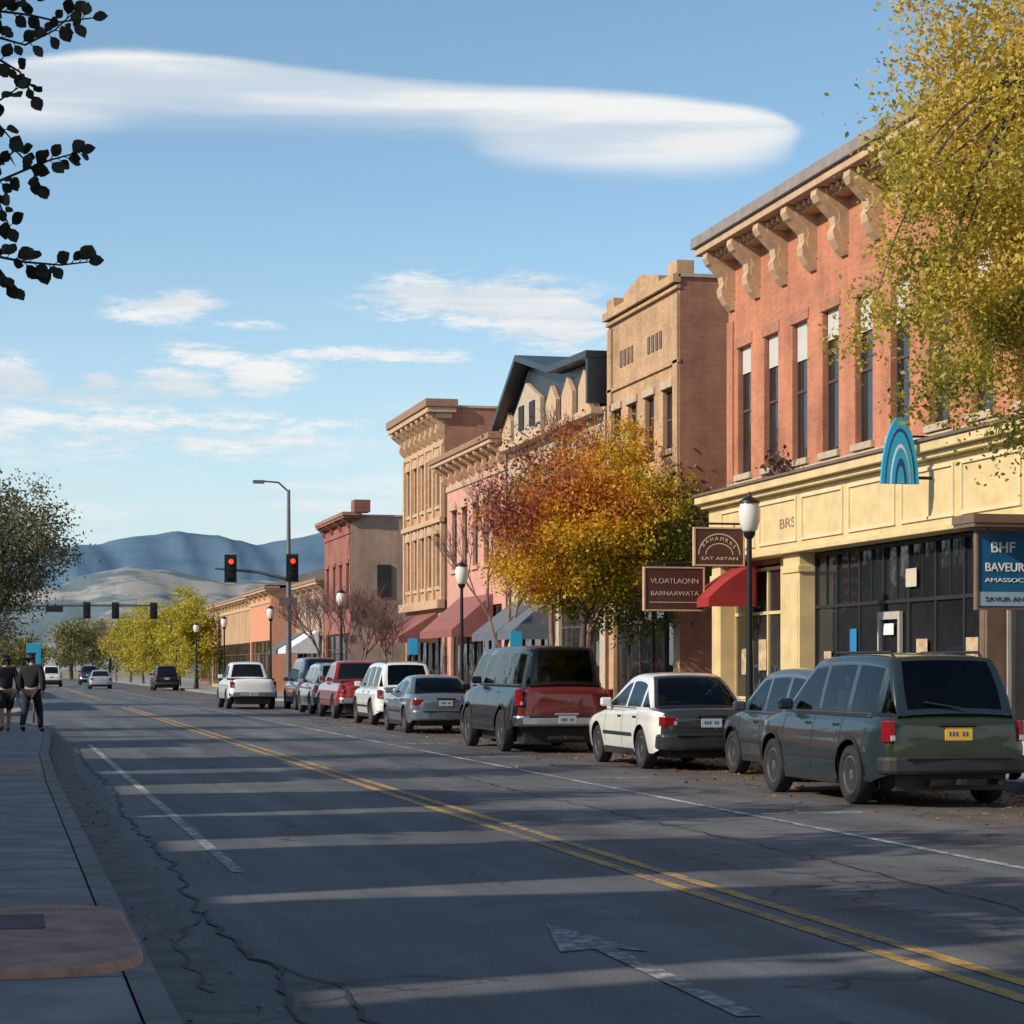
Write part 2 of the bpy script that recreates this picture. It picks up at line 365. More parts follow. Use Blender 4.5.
def leafquads(name,C,S,mat,parent=None,origin=(0,0,0),flat=False,rng=None,asp=.6):
    rng=rng or np.random.default_rng(3); n=len(C)
    a=rng.normal(size=(n,3)); 
    if flat: a[:,2]*=.15
    a/=np.linalg.norm(a,axis=1)[:,None]
    b=rng.normal(size=(n,3)); 
    if flat: b[:,2]*=.15
    b-=(b*a).sum(1)[:,None]*a; b/=np.linalg.norm(b,axis=1)[:,None]
    s=(S*rng.uniform(.6,1.35,size=n))[:,None]
    C=C-np.array(origin)
    v=np.stack([C-a*s,C-b*s*asp+a*s*.1,C+a*s,C+b*s*asp+a*s*.1],1).reshape(-1,3).astype(np.float32)
    me=bpy.data.meshes.new(name); me.vertices.add(4*n); me.vertices.foreach_set('co',v.ravel())
    me.loops.add(4*n); me.loops.foreach_set('vertex_index',np.arange(4*n,dtype=np.int32))
    me.polygons.add(n); me.polygons.foreach_set('loop_start',np.arange(0,4*n,4,dtype=np.int32))
    try: me.polygons.foreach_set('loop_total',np.full(n,4,dtype=np.int32))
    except Exception: pass
    me.update(calc_edges=True); me.validate()
    me.materials.append(mat)
    o=bpy.data.objects.new(name,me); scene.collection.objects.link(o)
    if parent: o.parent=parent; o.location=Vector(origin)-Vector(ORG[parent.name])
    else: o.location=origin
    return o
rg=np.random.default_rng(5)
nl=5200; xx=13.1-np.abs(rg.normal(size=nl))*1.5; yy=rg.uniform(18,70,nl)
M['litter']=leafmat('leaf_litter',[(.2,(.1,.05,.02)),(.5,(.25,.13,.04)),(.8,(.35,.24,.06))],.1)
C=np.stack([xx,yy,np.full(nl,.012)],1); o=leafquads('fallen_leaves',C,.035,M['litter'],flat=True,rng=rg); o['kind']='stuff'
n2=400; C=np.stack([.8+np.abs(rg.normal(size=n2))*.35,rg.uniform(9,50,n2),np.full(n2,.014)],1); o=leafquads('fallen_leaves',C,.02,M['litter'],flat=True,rng=rg); o['kind']='stuff'
# ---------------------------------------------------------------- buildings
def wallx(mb,X,y0,y1,z0,z1,ops,dep=.22,m=0,mr=0):
    ys=sorted({y0,y1,*[o[0] for o in ops],*[o[1] for o in ops]}); zs=sorted({z0,z1,*[o[2] for o in ops],*[o[3] for o in ops]})
    for a,b in zip(ys,ys[1:]):
        for c,d in zip(zs,zs[1:]):
            my,mz=(a+b)/2,(c+d)/2
            if any(o[0]<my<o[1] and o[2]<mz<o[3] for o in ops): continue
            mb.face([(X,a,c),(X,b,c),(X,b,d),(X,a,d)],m)
    for (a,b,c,d) in [o[:4] for o in ops]:
        for q in ([(X,a,c),(X+dep,a,c),(X+dep,a,d),(X,a,d)],[(X,b,c),(X+dep,b,c),(X+dep,b,d),(X,b,d)],
                  [(X,a,c),(X,b,c),(X+dep,b,c),(X+dep,a,c)],[(X,a,d),(X,b,d),(X+dep,b,d),(X+dep,a,d)]): mb.face(q,mr)
def window(par,X,a,b,c,d,blind=0,hood=True,fr='wframe',sill='stone',arch=False,rails=1,dep=.16,lint=None):
    w=MB(); t=.055; x0,x1=X+dep-.05,X+dep
    w.box(x0,x1,a,a+t,c,d); w.box(x0,x1,b-t,b,c,d); w.box(x0+.002,x1-.002,a+t,b-t,c,c+t); w.box(x0+.002,x1-.002,a+t,b-t,d-t,d)
    for r in range(rails):
        zz=c+(d-c)*(r+1)/(rails+1); w.box(x0+.002,x1-.002,a+t,b-t,zz-.03,zz+.03)
    o=w.obj('window',fr,par)
    p=MB(); p.face([(x1-.02,a+.01,c+.01),(x1-.02,b-.01,c+.01),(x1-.02,b-.01,d-.01),(x1-.02,a+.01,d-.01)]); p.obj('pane','glass',o)
    if blind:
        p=MB(); p.box(x0-.008,x0-.003,a+t,b-t,d-blind,d-.01); p.obj('blind','blind',o)
    s=MB(); s.box(X-.09,X+.04,a-.1,b+.1,c-.14,c+.003); s.obj('sill',sill,o,bevel=.01)
    if hood:
        s=MB()
        if arch:
            cy=(a+b)/2; r=(b-a)/2+.12; pts=[]
            for i in range(9):
                t=math.pi*i/8; pts.append((cy-r*math.cos(t),d+.02+r*.45*math.sin(t)))
            pts+=[(cy+r,d-.12),(cy-r,d-.12)]
            s.prism(pts,'x',X-.12,X+.03)
        elif lint: s.box(X-.03,X+.02,a-.1,b+.1,d+.002,d+.26)
        else: s.box(X-.07,X+.03,a-.12,b+.12,d-.002,d+.2)
        s.obj('lintel',lint or sill,o,bevel=.01)
    return o
BR=[(0,0),(.97,0),(1,-.1),(.9,-.2),(.8,-.24),(.62,-.34),(.46,-.42),(.42,-.55),(.5,-.64),(.46,-.76),(.3,-.9),(.12,-1),(0,-1)]
def bracket(mb,X,y,z,proj,h,w,m=0):
    mb.prism([(X-a*proj,z+b*h) for a,b in BR],'y',y-w/2,y+w/2,m)
    mb.prism([(X-a*proj*.72+.0,z-.02+b*h*.8) for a,b in BR],'y',y-w/2-.03,y+w/2+.03,m)
def cornice(par,X,y0,y1,z,proj,h,nb,bh,mat,top='roofg',bw=.26,y0e=.3,y1e=.3,band=True,off=.25):
    c=MB()
    c.box(X-proj,X+.5,y0-y0e,y1+y1e,z-h*.42,z,1); c.box(X-proj*.9,X+.45,y0-y0e*.8,y1+y1e*.8,z-h*.7,z-h*.42-.002,0)
    c.box(X-proj*.45,X+.3,y0-y0e*.4,y1+y1e*.4,z-h,z-h*.7-.002,0)
    y=y0
    while y<y1: c.box(X-proj*.62,X-proj*.45,y,y+.14,z-h*.92,z-h*.72); y+=.32
    o=c.obj('cornice',[mat,top],par,bevel=.02)
    for i in range(nb):
        y=y1-off-(y1-y0-2*off)*i/(nb-1); b=MB(); bracket(b,X+.02,y,z-h*.72,proj*.86,bh,bw); b.obj('bracket',mat,par)
    if band: c=MB(); c.box(X-.06,X+.02,y0+.005,y1-.005,z-h*.72-bh-.22,z-h*.72-bh); c.obj('frieze_band',mat,par,bevel=.01)
def body(par,X,y0,y1,h,dep,ops,wm,sm,lower=0,parapet=.5):
    w=MB(); wallx(w,X,y0,y1,lower,h,ops)
    X1=X+dep
    w.face([(X,y0,0.1),(X1,y0,0.1),(X1,y0,h),(X,y0,h)],1); w.face([(X,y1,0.1),(X1,y1,0.1),(X1,y1,h),(X,y1,h)],1); w.face([(X1,y0,.1),(X1,y1,.1),(X1,y1,h),(X1,y0,h)],1)
    o=w.obj('wall',[wm,sm],par)
    r=MB(); r.box(X+.02,X1-.02,y0+.02,y1-.02,h-parapet-.2,h-parapet); 
    r.obj('roof','gravel',par)
    r=MB(); r.box(X+.25,X1+.05,y0-.05,y0+.3,h,h+.09); r.box(X+.25,X1+.05,y1-.3,y1+.05,h,h+.09); r.box(X1-.25,X1+.05,y0+.3,y1-.3,h+.001,h+.088); r.box(X-.04,X+.25,y0-.05,y1+.05,h,h+.1)
    r.obj('coping','stone',par)
def glazing(par,X,y0,y1,z0,z1,nc,tz,fr='dark',bulk=None,name='shop_window',rag=False,fine=False):
    w=MB(); t=.05; x0,x1=X+.1,X+.17
    for i in range(nc+1):
        y=y0+(y1-y0)*i/nc; w.box(x0,x1,max(y0,y-t/2-.01),min(y1,y+t/2+.01),z0,z1)
    if fine:
        for i in range(nc):
            y=y0+(y1-y0)*(i+.5)/nc; w.box(x0+.02,x1-.01,y-.015,y+.015,tz,z1-.06)
    for zz in (z0+t,tz,z1-t): w.box(x0+.003,x1-.003,y0+.001,y1-.001,zz-t/2-.01,zz+t/2+.01)
    if bulk: w.box(X+.09,X+.2,y0,y1,bulk,z0-.002)
    o=w.obj(name,fr,par)
    rr=random.Random(int(y0*10))
    for i in range(nc):
        a=y0+(y1-y0)*i/nc; b=y0+(y1-y0)*(i+1)/nc
        for (c,d) in ((z0,tz),(tz+.001,z1)):
            k=rr.uniform(-.02,.02); k2=rr.uniform(-.015,.015)
            p=MB(); p.face([(x1-.02+k,a+.02,c),(x1-.02-k,b-.02,c),(x1-.02-k+k2,b-.02,d),(x1-.02+k+k2,a+.02,d)]); p.obj('pane','glass',o)
    return o
def awning(label,X,y0,y1,zt,zb,proj,mat,curved=False,cat='awning',val=.25):
    a=MB(); n=8 if curved else 1
    P=[]
    for i in range(n+1):
        t=i/n
        if curved: P.append((X-proj*(.75*t+.25*math.sin(t*math.pi/2)),zb+(zt-zb)*(.75*(1-t)+.25*math.cos(t*math.pi/2))))
        else: P.append((X-proj*t,zt+(zb-zt)*t))
    for (p,q) in zip(P,P[1:]): a.face([(p[0],y0,p[1]),(q[0],y0,q[1]),(q[0],y1,q[1]),(p[0],y1,p[1])])
    for yy in (y0,y1): a.face([(X,yy,zb)]+[(p[0],yy,p[1]) for p in P])
    a.box(X-proj-.005,X-proj+.01,y0,y1,zb-val,zb-.003)
    a.box(X-proj+.012,X-.01,y0-.004,y0+.006,zb-val,zb-.003)
    e=thing('awning',label,'awning',(X,y0,.13)); a.obj('canvas',mat,e,fix=False)
    f=MB(); f.tube([(X,y0+.02,zb-.03),(X-proj+.02,y0+.02,zb-.03),(X-proj+.02,y1-.02,zb-.03),(X,y1-.02,zb-.03)],[.02]*4,6); f.obj('frame','pole',e)
    return e
X0=17.0
ya,yb=28.0,50.15
B=thing('brick_building','two storey red brick building with bracketed cornice over a yellow shopfront','building',(X0,ya,.13))
wins=[49.0-1.83*i for i in range(11)]
ops=[(y-.46,y+.46,6.2,9.2) for y in wins]+[(35.6,44.3,.5,4.15),(46.1,49.6,.4,4.0),(30,35.2,.4,4.1)]
body(B,X0,ya,yb,11.75,16,ops,'brick_red','brick_side',parapet=.4)
for i,y in enumerate(wins): window(B,X0,y-.46,y+.46,6.2,9.2,blind=.62+.1*((i*7)%3),hood=True,lint='brick_side',fr='wframe',sill='stone')
s=MB(); s.box(X0-.05,X0+.02,ya,yb-.003,5.82,6.03); s.obj('string_course','stone',B,bevel=.01)
cornice(B,X0,ya,yb,11.95,.85,.62,13,1.35,'trimtan','roofg',bw=.34,y1e=.35,band=False,off=.3)
s=MB(); s.box(X0-.05,X0+.01,yb-.42,yb-.004,6.04,9.9); s.obj('pilaster','brick_red',B)
f=MB()
f.box(16.55,X0+.01,ya,50.3,4.22,5.45); f.box(16.38,X0+.012,ya-.1,50.42,5.45,5.56); f.box(16.25,X0+.014,ya-.15,50.5,5.562,5.74); f.box(16.45,X0+.013,ya-.05,50.36,4.12,4.218)
f.obj('fascia','yellow',B,bevel=.012)
f=MB(); y=28.4
while y<49.5:
    L=2.35
    for (a,b,c,d) in ((y,y+L,4.36,4.42),(y,y+L,5.26,5.32),(y,y+.06,4.42,5.26),(y+L-.06,y+L,4.42,5.26)): f.box(16.51,16.56,a,b,c,d)
    y+=2.65
f.obj('fascia_moulding','cream',B)
s=MB(); s.box(16.2,X0,ya-.2,50.5,5.742,5.80); s.obj('flashing','brownw',B)
for (a,b,mt) in ((44.35,45.35,'yellow'),(49.65,50.28,'yellow'),(35.2,35.5,'brownw'),(28.2,29.2,'yellow')):
    c=MB(); c.box(16.62,X0+.05,a,b,.13,4.118); c.box(16.58,X0+.04,a-.04,b+.04,3.7,3.85); c.box(16.58,X0+.04,a-.04,b+.04,.13,.5); c.box(16.6,16.625,a+.08,b-.08,.8,3.5); c.obj('column',mt,B,bevel=.012)
glazing(B,16.85,35.6,44.3,.75,4.1,7,2.95,'dark',bulk=.15,fine=True)
glazing(B,16.85,46.15,49.55,.9,3.95,3,2.9,'yellow',bulk=.15)
glazing(B,16.85,30.0,35.1,.6,4.1,4,2.9,'wframel',bulk=.15)
c=MB(); c.box(16.83,16.98,45.38,46.1,.13,4.1); c.obj('column','yellow',B,bevel=.01)
d=MB(); y0d,y1d=39.6,40.7
d.box(16.88,16.95,y0d,y0d+.1,.14,2.75); d.box(16.88,16.95,y1d-.1,y1d,.14,2.75); d.box(16.882,16.948,y0d+.1,y1d-.1,2.6,2.75); d.box(16.882,16.948,y0d+.1,y1d-.1,.14,.4); d.box(16.8,16.87,y0d+.13,y0d+.16,1,1.5)
d.obj('door','wframel',B)
for (y,z,w,h,mt) in ((41.9,1.9,.35,.55,'blue'),(43.3,1.5,.4,.5,'warm'),(42.6,1.0,.5,.6,'warm'),(40.0,2.3,.5,.22,'white'),(38.4,1.5,.5,.7,'warm'),(37.2,1.2,.5,.5,'awnred'),(36.2,1.4,.5,.8,'warm'),(38.9,3.2,.5,.35,'offwhite'),(47.3,1.6,.5,.7,'warm'),(48.6,1.5,.4,.6,'warm')):
    q=MB(); q.box(16.925,16.935,y,y+w,z,z+h); o=q.obj('window_notice',mt,B)
text('lettering','BRS',.3,(16.545,45.4,4.68),RX,'trimbr',B,w=.95,off=0)
# --- tan brick building
ya,yb=54.05,60.8
B2=thing('brick_building','tall tan brick building with ornamental parapet and reddish brick side','building',(X0,ya,.13))
ops=[(y-.42,y+.42,7.35,8.95) for y in (55.1,56.75,58.4,59.95)]+[(54.6,60.3,.4,3.9)]
body(B2,X0,ya,yb,11.7,16,ops,'brick_tan','brick_side')
for y in (55.1,56.75,58.4,59.95): window(B2,X0,y-.42,y+.42,7.35,8.95,sill='stone')
glazing(B2,X0,54.6,60.3,.6,3.9,5,2.9,'wframe',bulk=.15)
s=MB()
for i,(z0,z1,pr) in enumerate(((5.0,5.3,.2),(6.6,6.7,.07),(9.5,9.6,.07),(11.4,11.5,.1),(11.55,11.78,.2))): s.box(X0-pr,X0+.02,ya-.01-pr*.2,yb+.01,z0,z1)
s.obj('string_course','brick_tan',B2,bevel=.01)
s=MB(); 
for y in (54.06,60.35):  s.box(X0-.07,X0+.05,y,y+.4,5.3,11.3)
s.obj('pilaster','brick_tan',B2)
for y0v in (55.6,58.3):
    s=MB(); y=y0v
    while y<y0v+1.3: s.box(X0-.03,X0+.02,y,y+.2,10.1,10.55); y+=.36
    s.obj('attic_vent','brownw',B2)
s=MB(); s.box(X0-.08,X0+.4,ya+.02,54.8,11.8,12.15); s.box(X0-.08,X0+.4,60.05,yb-.02,11.8,12.15)
s.prism([(55.8,11.8),(59.1,11.8),(59.1,12.05),(57.5,12.35),(55.8,12.05)],'x',X0-.05,X0+.35); s.obj('parapet_block','brick_tan',B2,bevel=.02)
# --- dark roofed building
ya,yb=61.2,73.7
B3=thing('gabled_building','stone building with dark metal roof and pointed gable','building',(X0,ya,.13))
ops=[(y-.5,y+.5,5.6,8.0) for y in (62.6,65,67.4,69.8,72.2)]+[(61.8,66.6,.4,3.8),(68,73.2,.4,3.8)]
body(B3,X0,ya,yb,9.1,15,ops,'stone','brick_side',parapet=.02)
for y in (62.6,65,67.4,69.8,72.2): window(B3,X0,y-.5,y+.5,5.6,8.0,sill='trimtan')
glazing(B3,X0,61.8,66.6,.6,3.8,4,2.9,'wframe',bulk=.15); glazing(B3,X0,68,73.2,.6,3.8,4,2.9,'wframe',bulk=.15)
s=MB(); s.prism([(61.6,9.1),(73.4,9.1),(73.4,10.1),(70.3,11.5),(66.0,10.75),(61.6,10.6)],'x',16.95,17.6); s.obj('gable','roofd',B3)
s=MB(); 
for (a,za,b,zb_) in ((61.3,10.62,66.0,10.78),(66.0,10.78,70.3,11.72),(70.3,11.72,73.8,9.8)):
    s.prism([(a,za),(b,zb_),(b,zb_+.2),(a,za+.2)],'x',16.45,31.5)
s.box(16.5,31,61.3,61.5,9.3,10.6)
s.obj('roof','roofd',B3)
s=MB()
for y in (62.2,64.2,66.2,72.4): s.prism([(y,9.2),(y+1.3,9.2),(y+1.3,10.0),(y+.65,10.5),(y,10.0)],'x',16.8,16.94)
s.obj('gable_panel','trimtan',B3)
s=MB(); s.prism([(68.2,9.2),(71.9,9.2),(71.9,10.1),(70.2,11.0),(68.2,10.3)],'x',16.8,16.94); s.obj('gable_panel','stone',B3)
s=MB(); s.box(16.6,16.98,61.3,73.6,9.0,9.2); s.obj('eave','trimtan',B3,bevel=.01)
for y in (68.9,70.4): 
    s=MB(); s.box(16.76,16.79,y,y+.7,9.5,10.3); s.obj('gable_window','dark',B3)
# --- pink building
ya,yb=74.0,84.2
B4=thing('pink_building','pink rendered shop building with ornate tan cornice','building',(X0,ya,.13))
wy=[75.2,77.1,79,80.9,82.8]; ops=[(y-.45,y+.45,5.4,7.8) for y in wy]+[(74.6,83.5,.4,3.9)]
body(B4,X0,ya,yb,9.5,15,ops,'brick_pink','brick_dk')
for y in wy: window(B4,X0,y-.45,y+.45,5.4,7.8,arch=True,sill='trimtan')
glazing(B4,X0,74.6,83.5,.6,3.9,7,2.9,'wframe',bulk=.15); cornice(B4,X0,ya,yb,9.75,.7,.5,9,.7,'trimtan','trimbr',bw=.25)
# --- italianate
ya,yb=84.8,93.3
B5=thing('brick_building','tall orange brick building with heavy bracketed cornice and arched windows','building',(X0,ya,.13))
wy=[85.9,87.5,89.1,90.7,92.3]; ops=[(y-.42,y+.42,4.9,7.1) for y in wy]+[(y-.42,y+.42,8.1,10.1) for y in wy]+[(85.2,92.9,.4,3.7)]
body(B5,X0,ya,yb,11.9,15,ops,'brick_orange','brick_side')
for y in wy:
    window(B5,X0,y-.42,y+.42,4.9,7.1,arch=True,sill='trimtan'); window(B5,X0,y-.42,y+.42,8.1,10.1,arch=True,sill='trimtan')
glazing(B5,X0,85.2,92.9,.6,3.7,6,2.8,'wframe',bulk=.15); cornice(B5,X0,ya,yb,12.2,.8,.75,8,1.0,'trimtan','trimbr',bw=.35)
s=MB(); s.box(X0-.2,X0+.02,ya-.05,yb,7.4,7.6); s.box(X0-.3,X0+.02,ya-.05,yb,4.0,4.35)
for y in (84.85,86.55,88.15,89.75,91.35,93.0): s.box(X0-.12,X0+.02,y,y+.28,4.35,10.5)
s.obj('string_course','trimtan',B5,bevel=.01)
def simple_b(label,ya,yb,h,wm,sm,trim,X=17.0,storeys=2,cor=.5,name='shop_building'):
    b=thing(name,label,'building',(X,ya,.13)); n=max(2,int((yb-ya)/2.2)); wy=[ya+(yb-ya)*(i+.5)/n for i in range(n)]
    ops=[(ya+.5,yb-.5,.4,3.4)]
    if storeys>1: ops+=[(y-.45,y+.45,4.8,6.9) for y in wy]
    body(b,X,ya,yb,h,16,ops,wm,sm)
    if storeys>1:
        for y in wy: window(b,X,y-.45,y+.45,4.8,6.9,sill=trim)
    glazing(b,X,ya+.5,yb-.5,.6,3.4,n,2.6,'wframe',bulk=.15)
    cornice(b,X,ya,yb,h+.2,cor,.45,max(4,n),.5,trim,'trimbr',bw=.2)
    return b
b=simple_b('dark red brick building with beige side wall',108.3,117.5,9.2,'brick_dk','beige','brick_dk')
s=MB(); s.box(17.1,17.9,107.9,109,9.4,10.0); s.obj('chimney','brick_dk',b)
for xx_ in (18.3,19.6):
    s=MB(); s.box(xx_,xx_+.7,108.22,108.28,5.2,6.8); s.obj('side_window','dark',b)
simple_b('low beige shop with plain parapet',118,129,6.3,'beige','beige','trimtan',storeys=1)
b=simple_b('orange stucco building with grey roof and blank side wall',138,150,6.6,'stucco_o','stucco_o','trimtan',X=16.6,storeys=1)
r=MB(); r.prism([(16.2,6.85),(33,6.85),(25,8.6),(22,8.6)],'y',137.7,150.3); r.obj('roof','roofg',b)
simple_b('low tan brick building with flat parapet',151,180,6.5,'brick_tan','brick_tan','trimtan',X=16.8,storeys=1)
simple_b('far low brown brick shop',182,215,5.6,'brick_dk','brick_tan','trimtan',X=19,storeys=1)
def west(ya,yb,h,mat,dep=9,X=-7.6):
    b=thing('shadow_caster_building','unseen plain brick block added across the pavement, throwing shadow on road','building',(X,ya,.13))
    w=MB(); w.box(X-dep,X,ya,yb,0.1,h); w.obj('wall',mat,b); 
    c=MB(); c.box(X-.3,X+.25,ya-.03,yb+.03,h+.002,h+.3); c.obj('cornice','trimtan',b)
    y=ya+.5
    while y+1<yb:
        p=MB(); p.box(X-.02,X+.03,y,y+1.0,1,2.8); p.obj('window','glass',b)
        p=MB(); p.box(X-.02,X+.03,y,y+1.0,4.0,min(5.6,h-.4)); p.obj('window','glass',b); y+=2.4
west(-14,62,5.3,'brick_tan',dep=8,X=-8.1)  # unseen low block added to keep the left pavement in shade
west(-14,7.4,8.4,'brick_red',dep=3); west(8.7,12.2,7.6,'brick_tan',dep=3); west(13.5,16.7,8.0,'brick_dk',dep=3); west(18.7,21.5,7.0,'brick_tan',dep=3); west(22.4,25.8,7.5,'brick_red',dep=3); west(28.8,31.8,6.6,'brick_tan',dep=3); west(33.2,37.6,7.0,'brick_red',dep=3); west(43.5,47,6.4,'brick_tan',dep=3); west(84,104,6.4,'brick_red'); west(116,150,6.0,'brick_tan')  # unseen blocks; heights and gaps shaped for light streaks on the road
# ---------------------------------------------------------------- awnings & signs
ea=awning('dark red sloped canvas awning over shop door',16.85,YZ(50.2,16.5),YZ(51.5,16.5),4.05,3.25,1.15,'awnred',curved=True,val=.2)
awning('faded reddish canvas awning over shop window',17,76,82,4.3,3.0,1.5,'awnpink')
awning('grey blue canvas awning over shop window',17,67,73,3.9,2.8,1.4,'awnblue')
awning('faded reddish canvas awning over shop window',17,86,92.5,3.9,2.9,1.6,'awnpink')
awning('white canvas awning with dark edge',16.9,119,124,3.7,2.7,1.6,'awnwhite')
awning('grey blue canvas awning over shop window',16.9,125,128.5,3.7,2.7,1.6,'awnblue')
def board(name,label,x0,x1,y,z0,z1,mat,frame,hang=True,t=.08):
    e=thing(name,label,'sign',(x1,y,z0)); b=MB(); b.box(x0,x1,y-t/2,y+t/2,z0,z1); b.obj('board',mat,e,bevel=.008)
    f=MB(); w=.035
    f.box(x0-w,x0,y-t/2-.02,y+t/2+.02,z0-w,z1+w); f.box(x1,x1+w,y-t/2-.02,y+t/2+.02,z0-w,z1+w); f.box(x0,x1,y-t/2-.02,y+t/2+.02,z1,z1+w); f.box(x0,x1,y-t/2-.02,y+t/2+.02,z0-w,z0)
    f.obj('frame',frame,e)
    if hang:
        f=MB(); f.tube([(x0+.1,y,z1+.12),(17.1,y,z1+.12)],[.025]*2,6); f.tube([(x0+.2,y,z1+.12),(x0+.2,y,z1+.04)],[.012]*2,6); f.tube([(x1-.2,y,z1+.12),(x1-.2,y,z1+.04)],[.012]*2,6); f.obj('bracket','black',e)
    return e
yS=YZ(50.9,15.6)
e=board('hanging_sign','maroon rectangular hanging sign with two lines of pale lettering',14.45,15.85,yS,3.0,3.95,'maroon','trimtan')
text('lettering','VLOATLAONN',.17,(14.58,yS-.045,3.6),RY,'offwhite',e,w=1.15,off=-.002); text('lettering','BARNAAWATA',.15,(14.58,yS-.045,3.32),RY,'offwhite',e,w=1.15,off=-.002)
s=MB(); s.box(14.55,15.75,yS-.046,yS-.04,3.16,3.175); s.obj('rule','offwhite',e)
yS=YZ(49.6,16)
e=board('hanging_sign','brown framed shop sign with arched pale emblem lettering',15.2,16.33,yS,3.98,4.78,'maroon','trimtan')
def arc(cx,cz,rx,rz_,t,y,n=14):
    s=MB()
    for i in range(n):
        a=math.pi*i/n; b=math.pi*(i+1)/n
        s.face([(cx-rx*math.cos(a),y,cz+rz_*math.sin(a)),(cx-rx*math.cos(b),y,cz+rz_*math.sin(b)),(cx-(rx-t)*math.cos(b),y,cz+(rz_-t)*math.sin(b)),(cx-(rx-t)*math.cos(a),y,cz+(rz_-t)*math.sin(a))])
    return s
arc(15.765,4.2,.5,.48,.025,yS-.046).obj('emblem_arch','offwhite',e); arc(15.765,4.2,.33,.26,.02,yS-.046).obj('emblem_arch','offwhite',e)
for i,ch in enumerate('BAHAMRKS'):
    t=-1.0+2.0*i/7; x=15.765+.41*math.sin(t); z=4.2+.34*math.cos(t)
    text('lettering',ch,.12,(x-.04,yS-.047,z-.02),(math.pi/2,t*.6,0),'offwhite',e,off=0)
text('lettering','EAT AIITAN',.1,(15.34,yS-.045,4.08),RY,'offwhite',e,w=.85,off=0)
yS=YZ(36.2,16)
e=board('hanging_sign','bright blue shop sign with white lettering and paler lower panel',15.62,17.1,yS,2.64,3.88,'navy','brownw')
text('lettering','BHF',.25,(15.84,yS-.045,3.55),RY,'white',e,w=.42,off=.002); text('lettering','BAVEURU',.2,(15.74,yS-.045,3.24),RY,'white',e,w=.82,off=.002); text('lettering','AMASSOCA',.1,(15.74,yS-.045,3.06),RY,'white',e,w=.8,off=0)
s=MB(); s.box(15.64,17.08,yS-.048,yS-.042,2.67,2.9); s.obj('lower_panel','lblue',e)
text('lettering','SAVUR ANO',.1,(15.74,yS-.053,2.75),RY,'deepblue',e,w=.8,off=0)
s=MB(); s.box(15.4,17,yS-.35,yS+.5,4.02,4.16); s.box(15.42,16.98,yS-.33,yS+.48,3.955,4.018); s.obj('canopy','brownw',e)
ye=YZ(39.8,15.85)
e=thing('emblem_sign','turquoise and blue arch shaped emblem sign projecting from the cornice','sign',(15.85,ye,5.0))
def archpoly(w,h,cx,z0):
    P=[(cx-w,z0)]
    for i in range(13):
        t=math.pi*i/12; P.append((cx-w*math.cos(t)*(1-.25*math.sin(t)),z0+h*(math.sin(t)**.8)+.02))
    P.append((cx+w,z0)); return P
for i,(w,h,mt) in enumerate(((.37,1.2,'cyan'),(.30,.99,'deepblue'),(.27,.92,'cyan'),(.2,.7,'white'),(.175,.63,'cyan'),(.11,.44,'deepblue'),(.07,.3,'cyan'))):
    a=MB(); a.prism(archpoly(w,h,15.85,4.98),'y',ye-.03-i*.006,ye+.03-i*.001); a.obj('panel' if i else 'board',mt,e)
a=MB(); a.tube([(15.85,ye+.05,5.1),(16.5,ye+.05,5.1)],[.03]*2); a.tube([(15.85,ye+.05,5.85),(17.0,ye+.05,5.85)],[.02]*2); a.obj('bracket','black',e)
# ---------------------------------------------------------------- street lamps / signals
def lamp_post(X,Y,H=4.95):
    e=thing('street_lamp','black fluted post street lamp with frosted acorn globe','street lamp',(X,Y,.13),'acorn street lamps along the pavement')
    m=MB(); m.lathe((X,Y,0),[(.13,.2),(.3,.2),(.36,.14),(.8,.11),(.88,.13),(.95,.075),(2.2,.06),(H-.85,.05),(H-.8,.09),(H-.77,.11),(H-.7,.12)],n=12); m.obj('post','black',e,smooth=35)
    m=MB(); m.lathe((X,Y,0),[(H-.74,.09),(H-.66,.15),(H-.5,.2),(H-.3,.21),(H-.16,.17)],n=14); m.obj('lamp_globe','globe',e,smooth=60)
    m=MB(); m.lathe((X,Y,0),[(H-.165,.2),(H-.12,.19),(H-.06,.1),(H-.03,.04),(H+.06,.015)],n=14); m.obj('lamp_cap','black',e,smooth=35)
    return e
lamp_post(13.9,YZ(41.9,13.9))
for z in (68,92,116,140,160,178): lamp_post(13.9,YZ(z,13.9))
def signal_head(par,x,y,z,on=True):
    m=MB(); m.box(x-.17,x+.17,y-.1,y+.1,z-.52,z+.52); m.box(x-.3,x+.3,y+.1,y+.115,z-.68,z+.68)
    for k in (-1,0,1): m.tube([(x,y-.1,z+k*.33),(x,y-.3,z+k*.33-.02)],[.14,.14],12,cap=False)
    h=m.obj('signal_head','black',par)
    for k,mt in ((1,'sred' if on else 'soff'),(0,'soff'),(-1,'soff')):
        q=MB(); q.lathe((0,0,0),[(0,.12),(.01,.12)],n=14); q.v=[(x+a,y-.11-c,z+k*.33+b) for a,b,c in q.v]; q.obj('lens',mt,h)
px,py=13.8,YZ(108,13.8)
e=thing('traffic_signal','tall grey signal pole with red lights and cobra head lamp','traffic light',(px,py,.13))
m=MB(); m.tube([(px,py,.1),(px,py,6.2),(px,py,10.4)],[.16,.12,.08],10); m.tube([(px,py,10.3),(px-.5,py,10.75),(px-1.3,py,10.8)],[.05,.045,.04],8); m.box(px-1.75,px-1.2,py-.13,py+.13,10.68,10.84); m.obj('pole','pole',e,smooth=40)
m=MB(); m.tube([(px,py,6.0),(px-1.5,py,6.35),(px-3.6,py,6.5)],[.1,.08,.05],8); m.obj('mast_arm','pole',e,smooth=40)
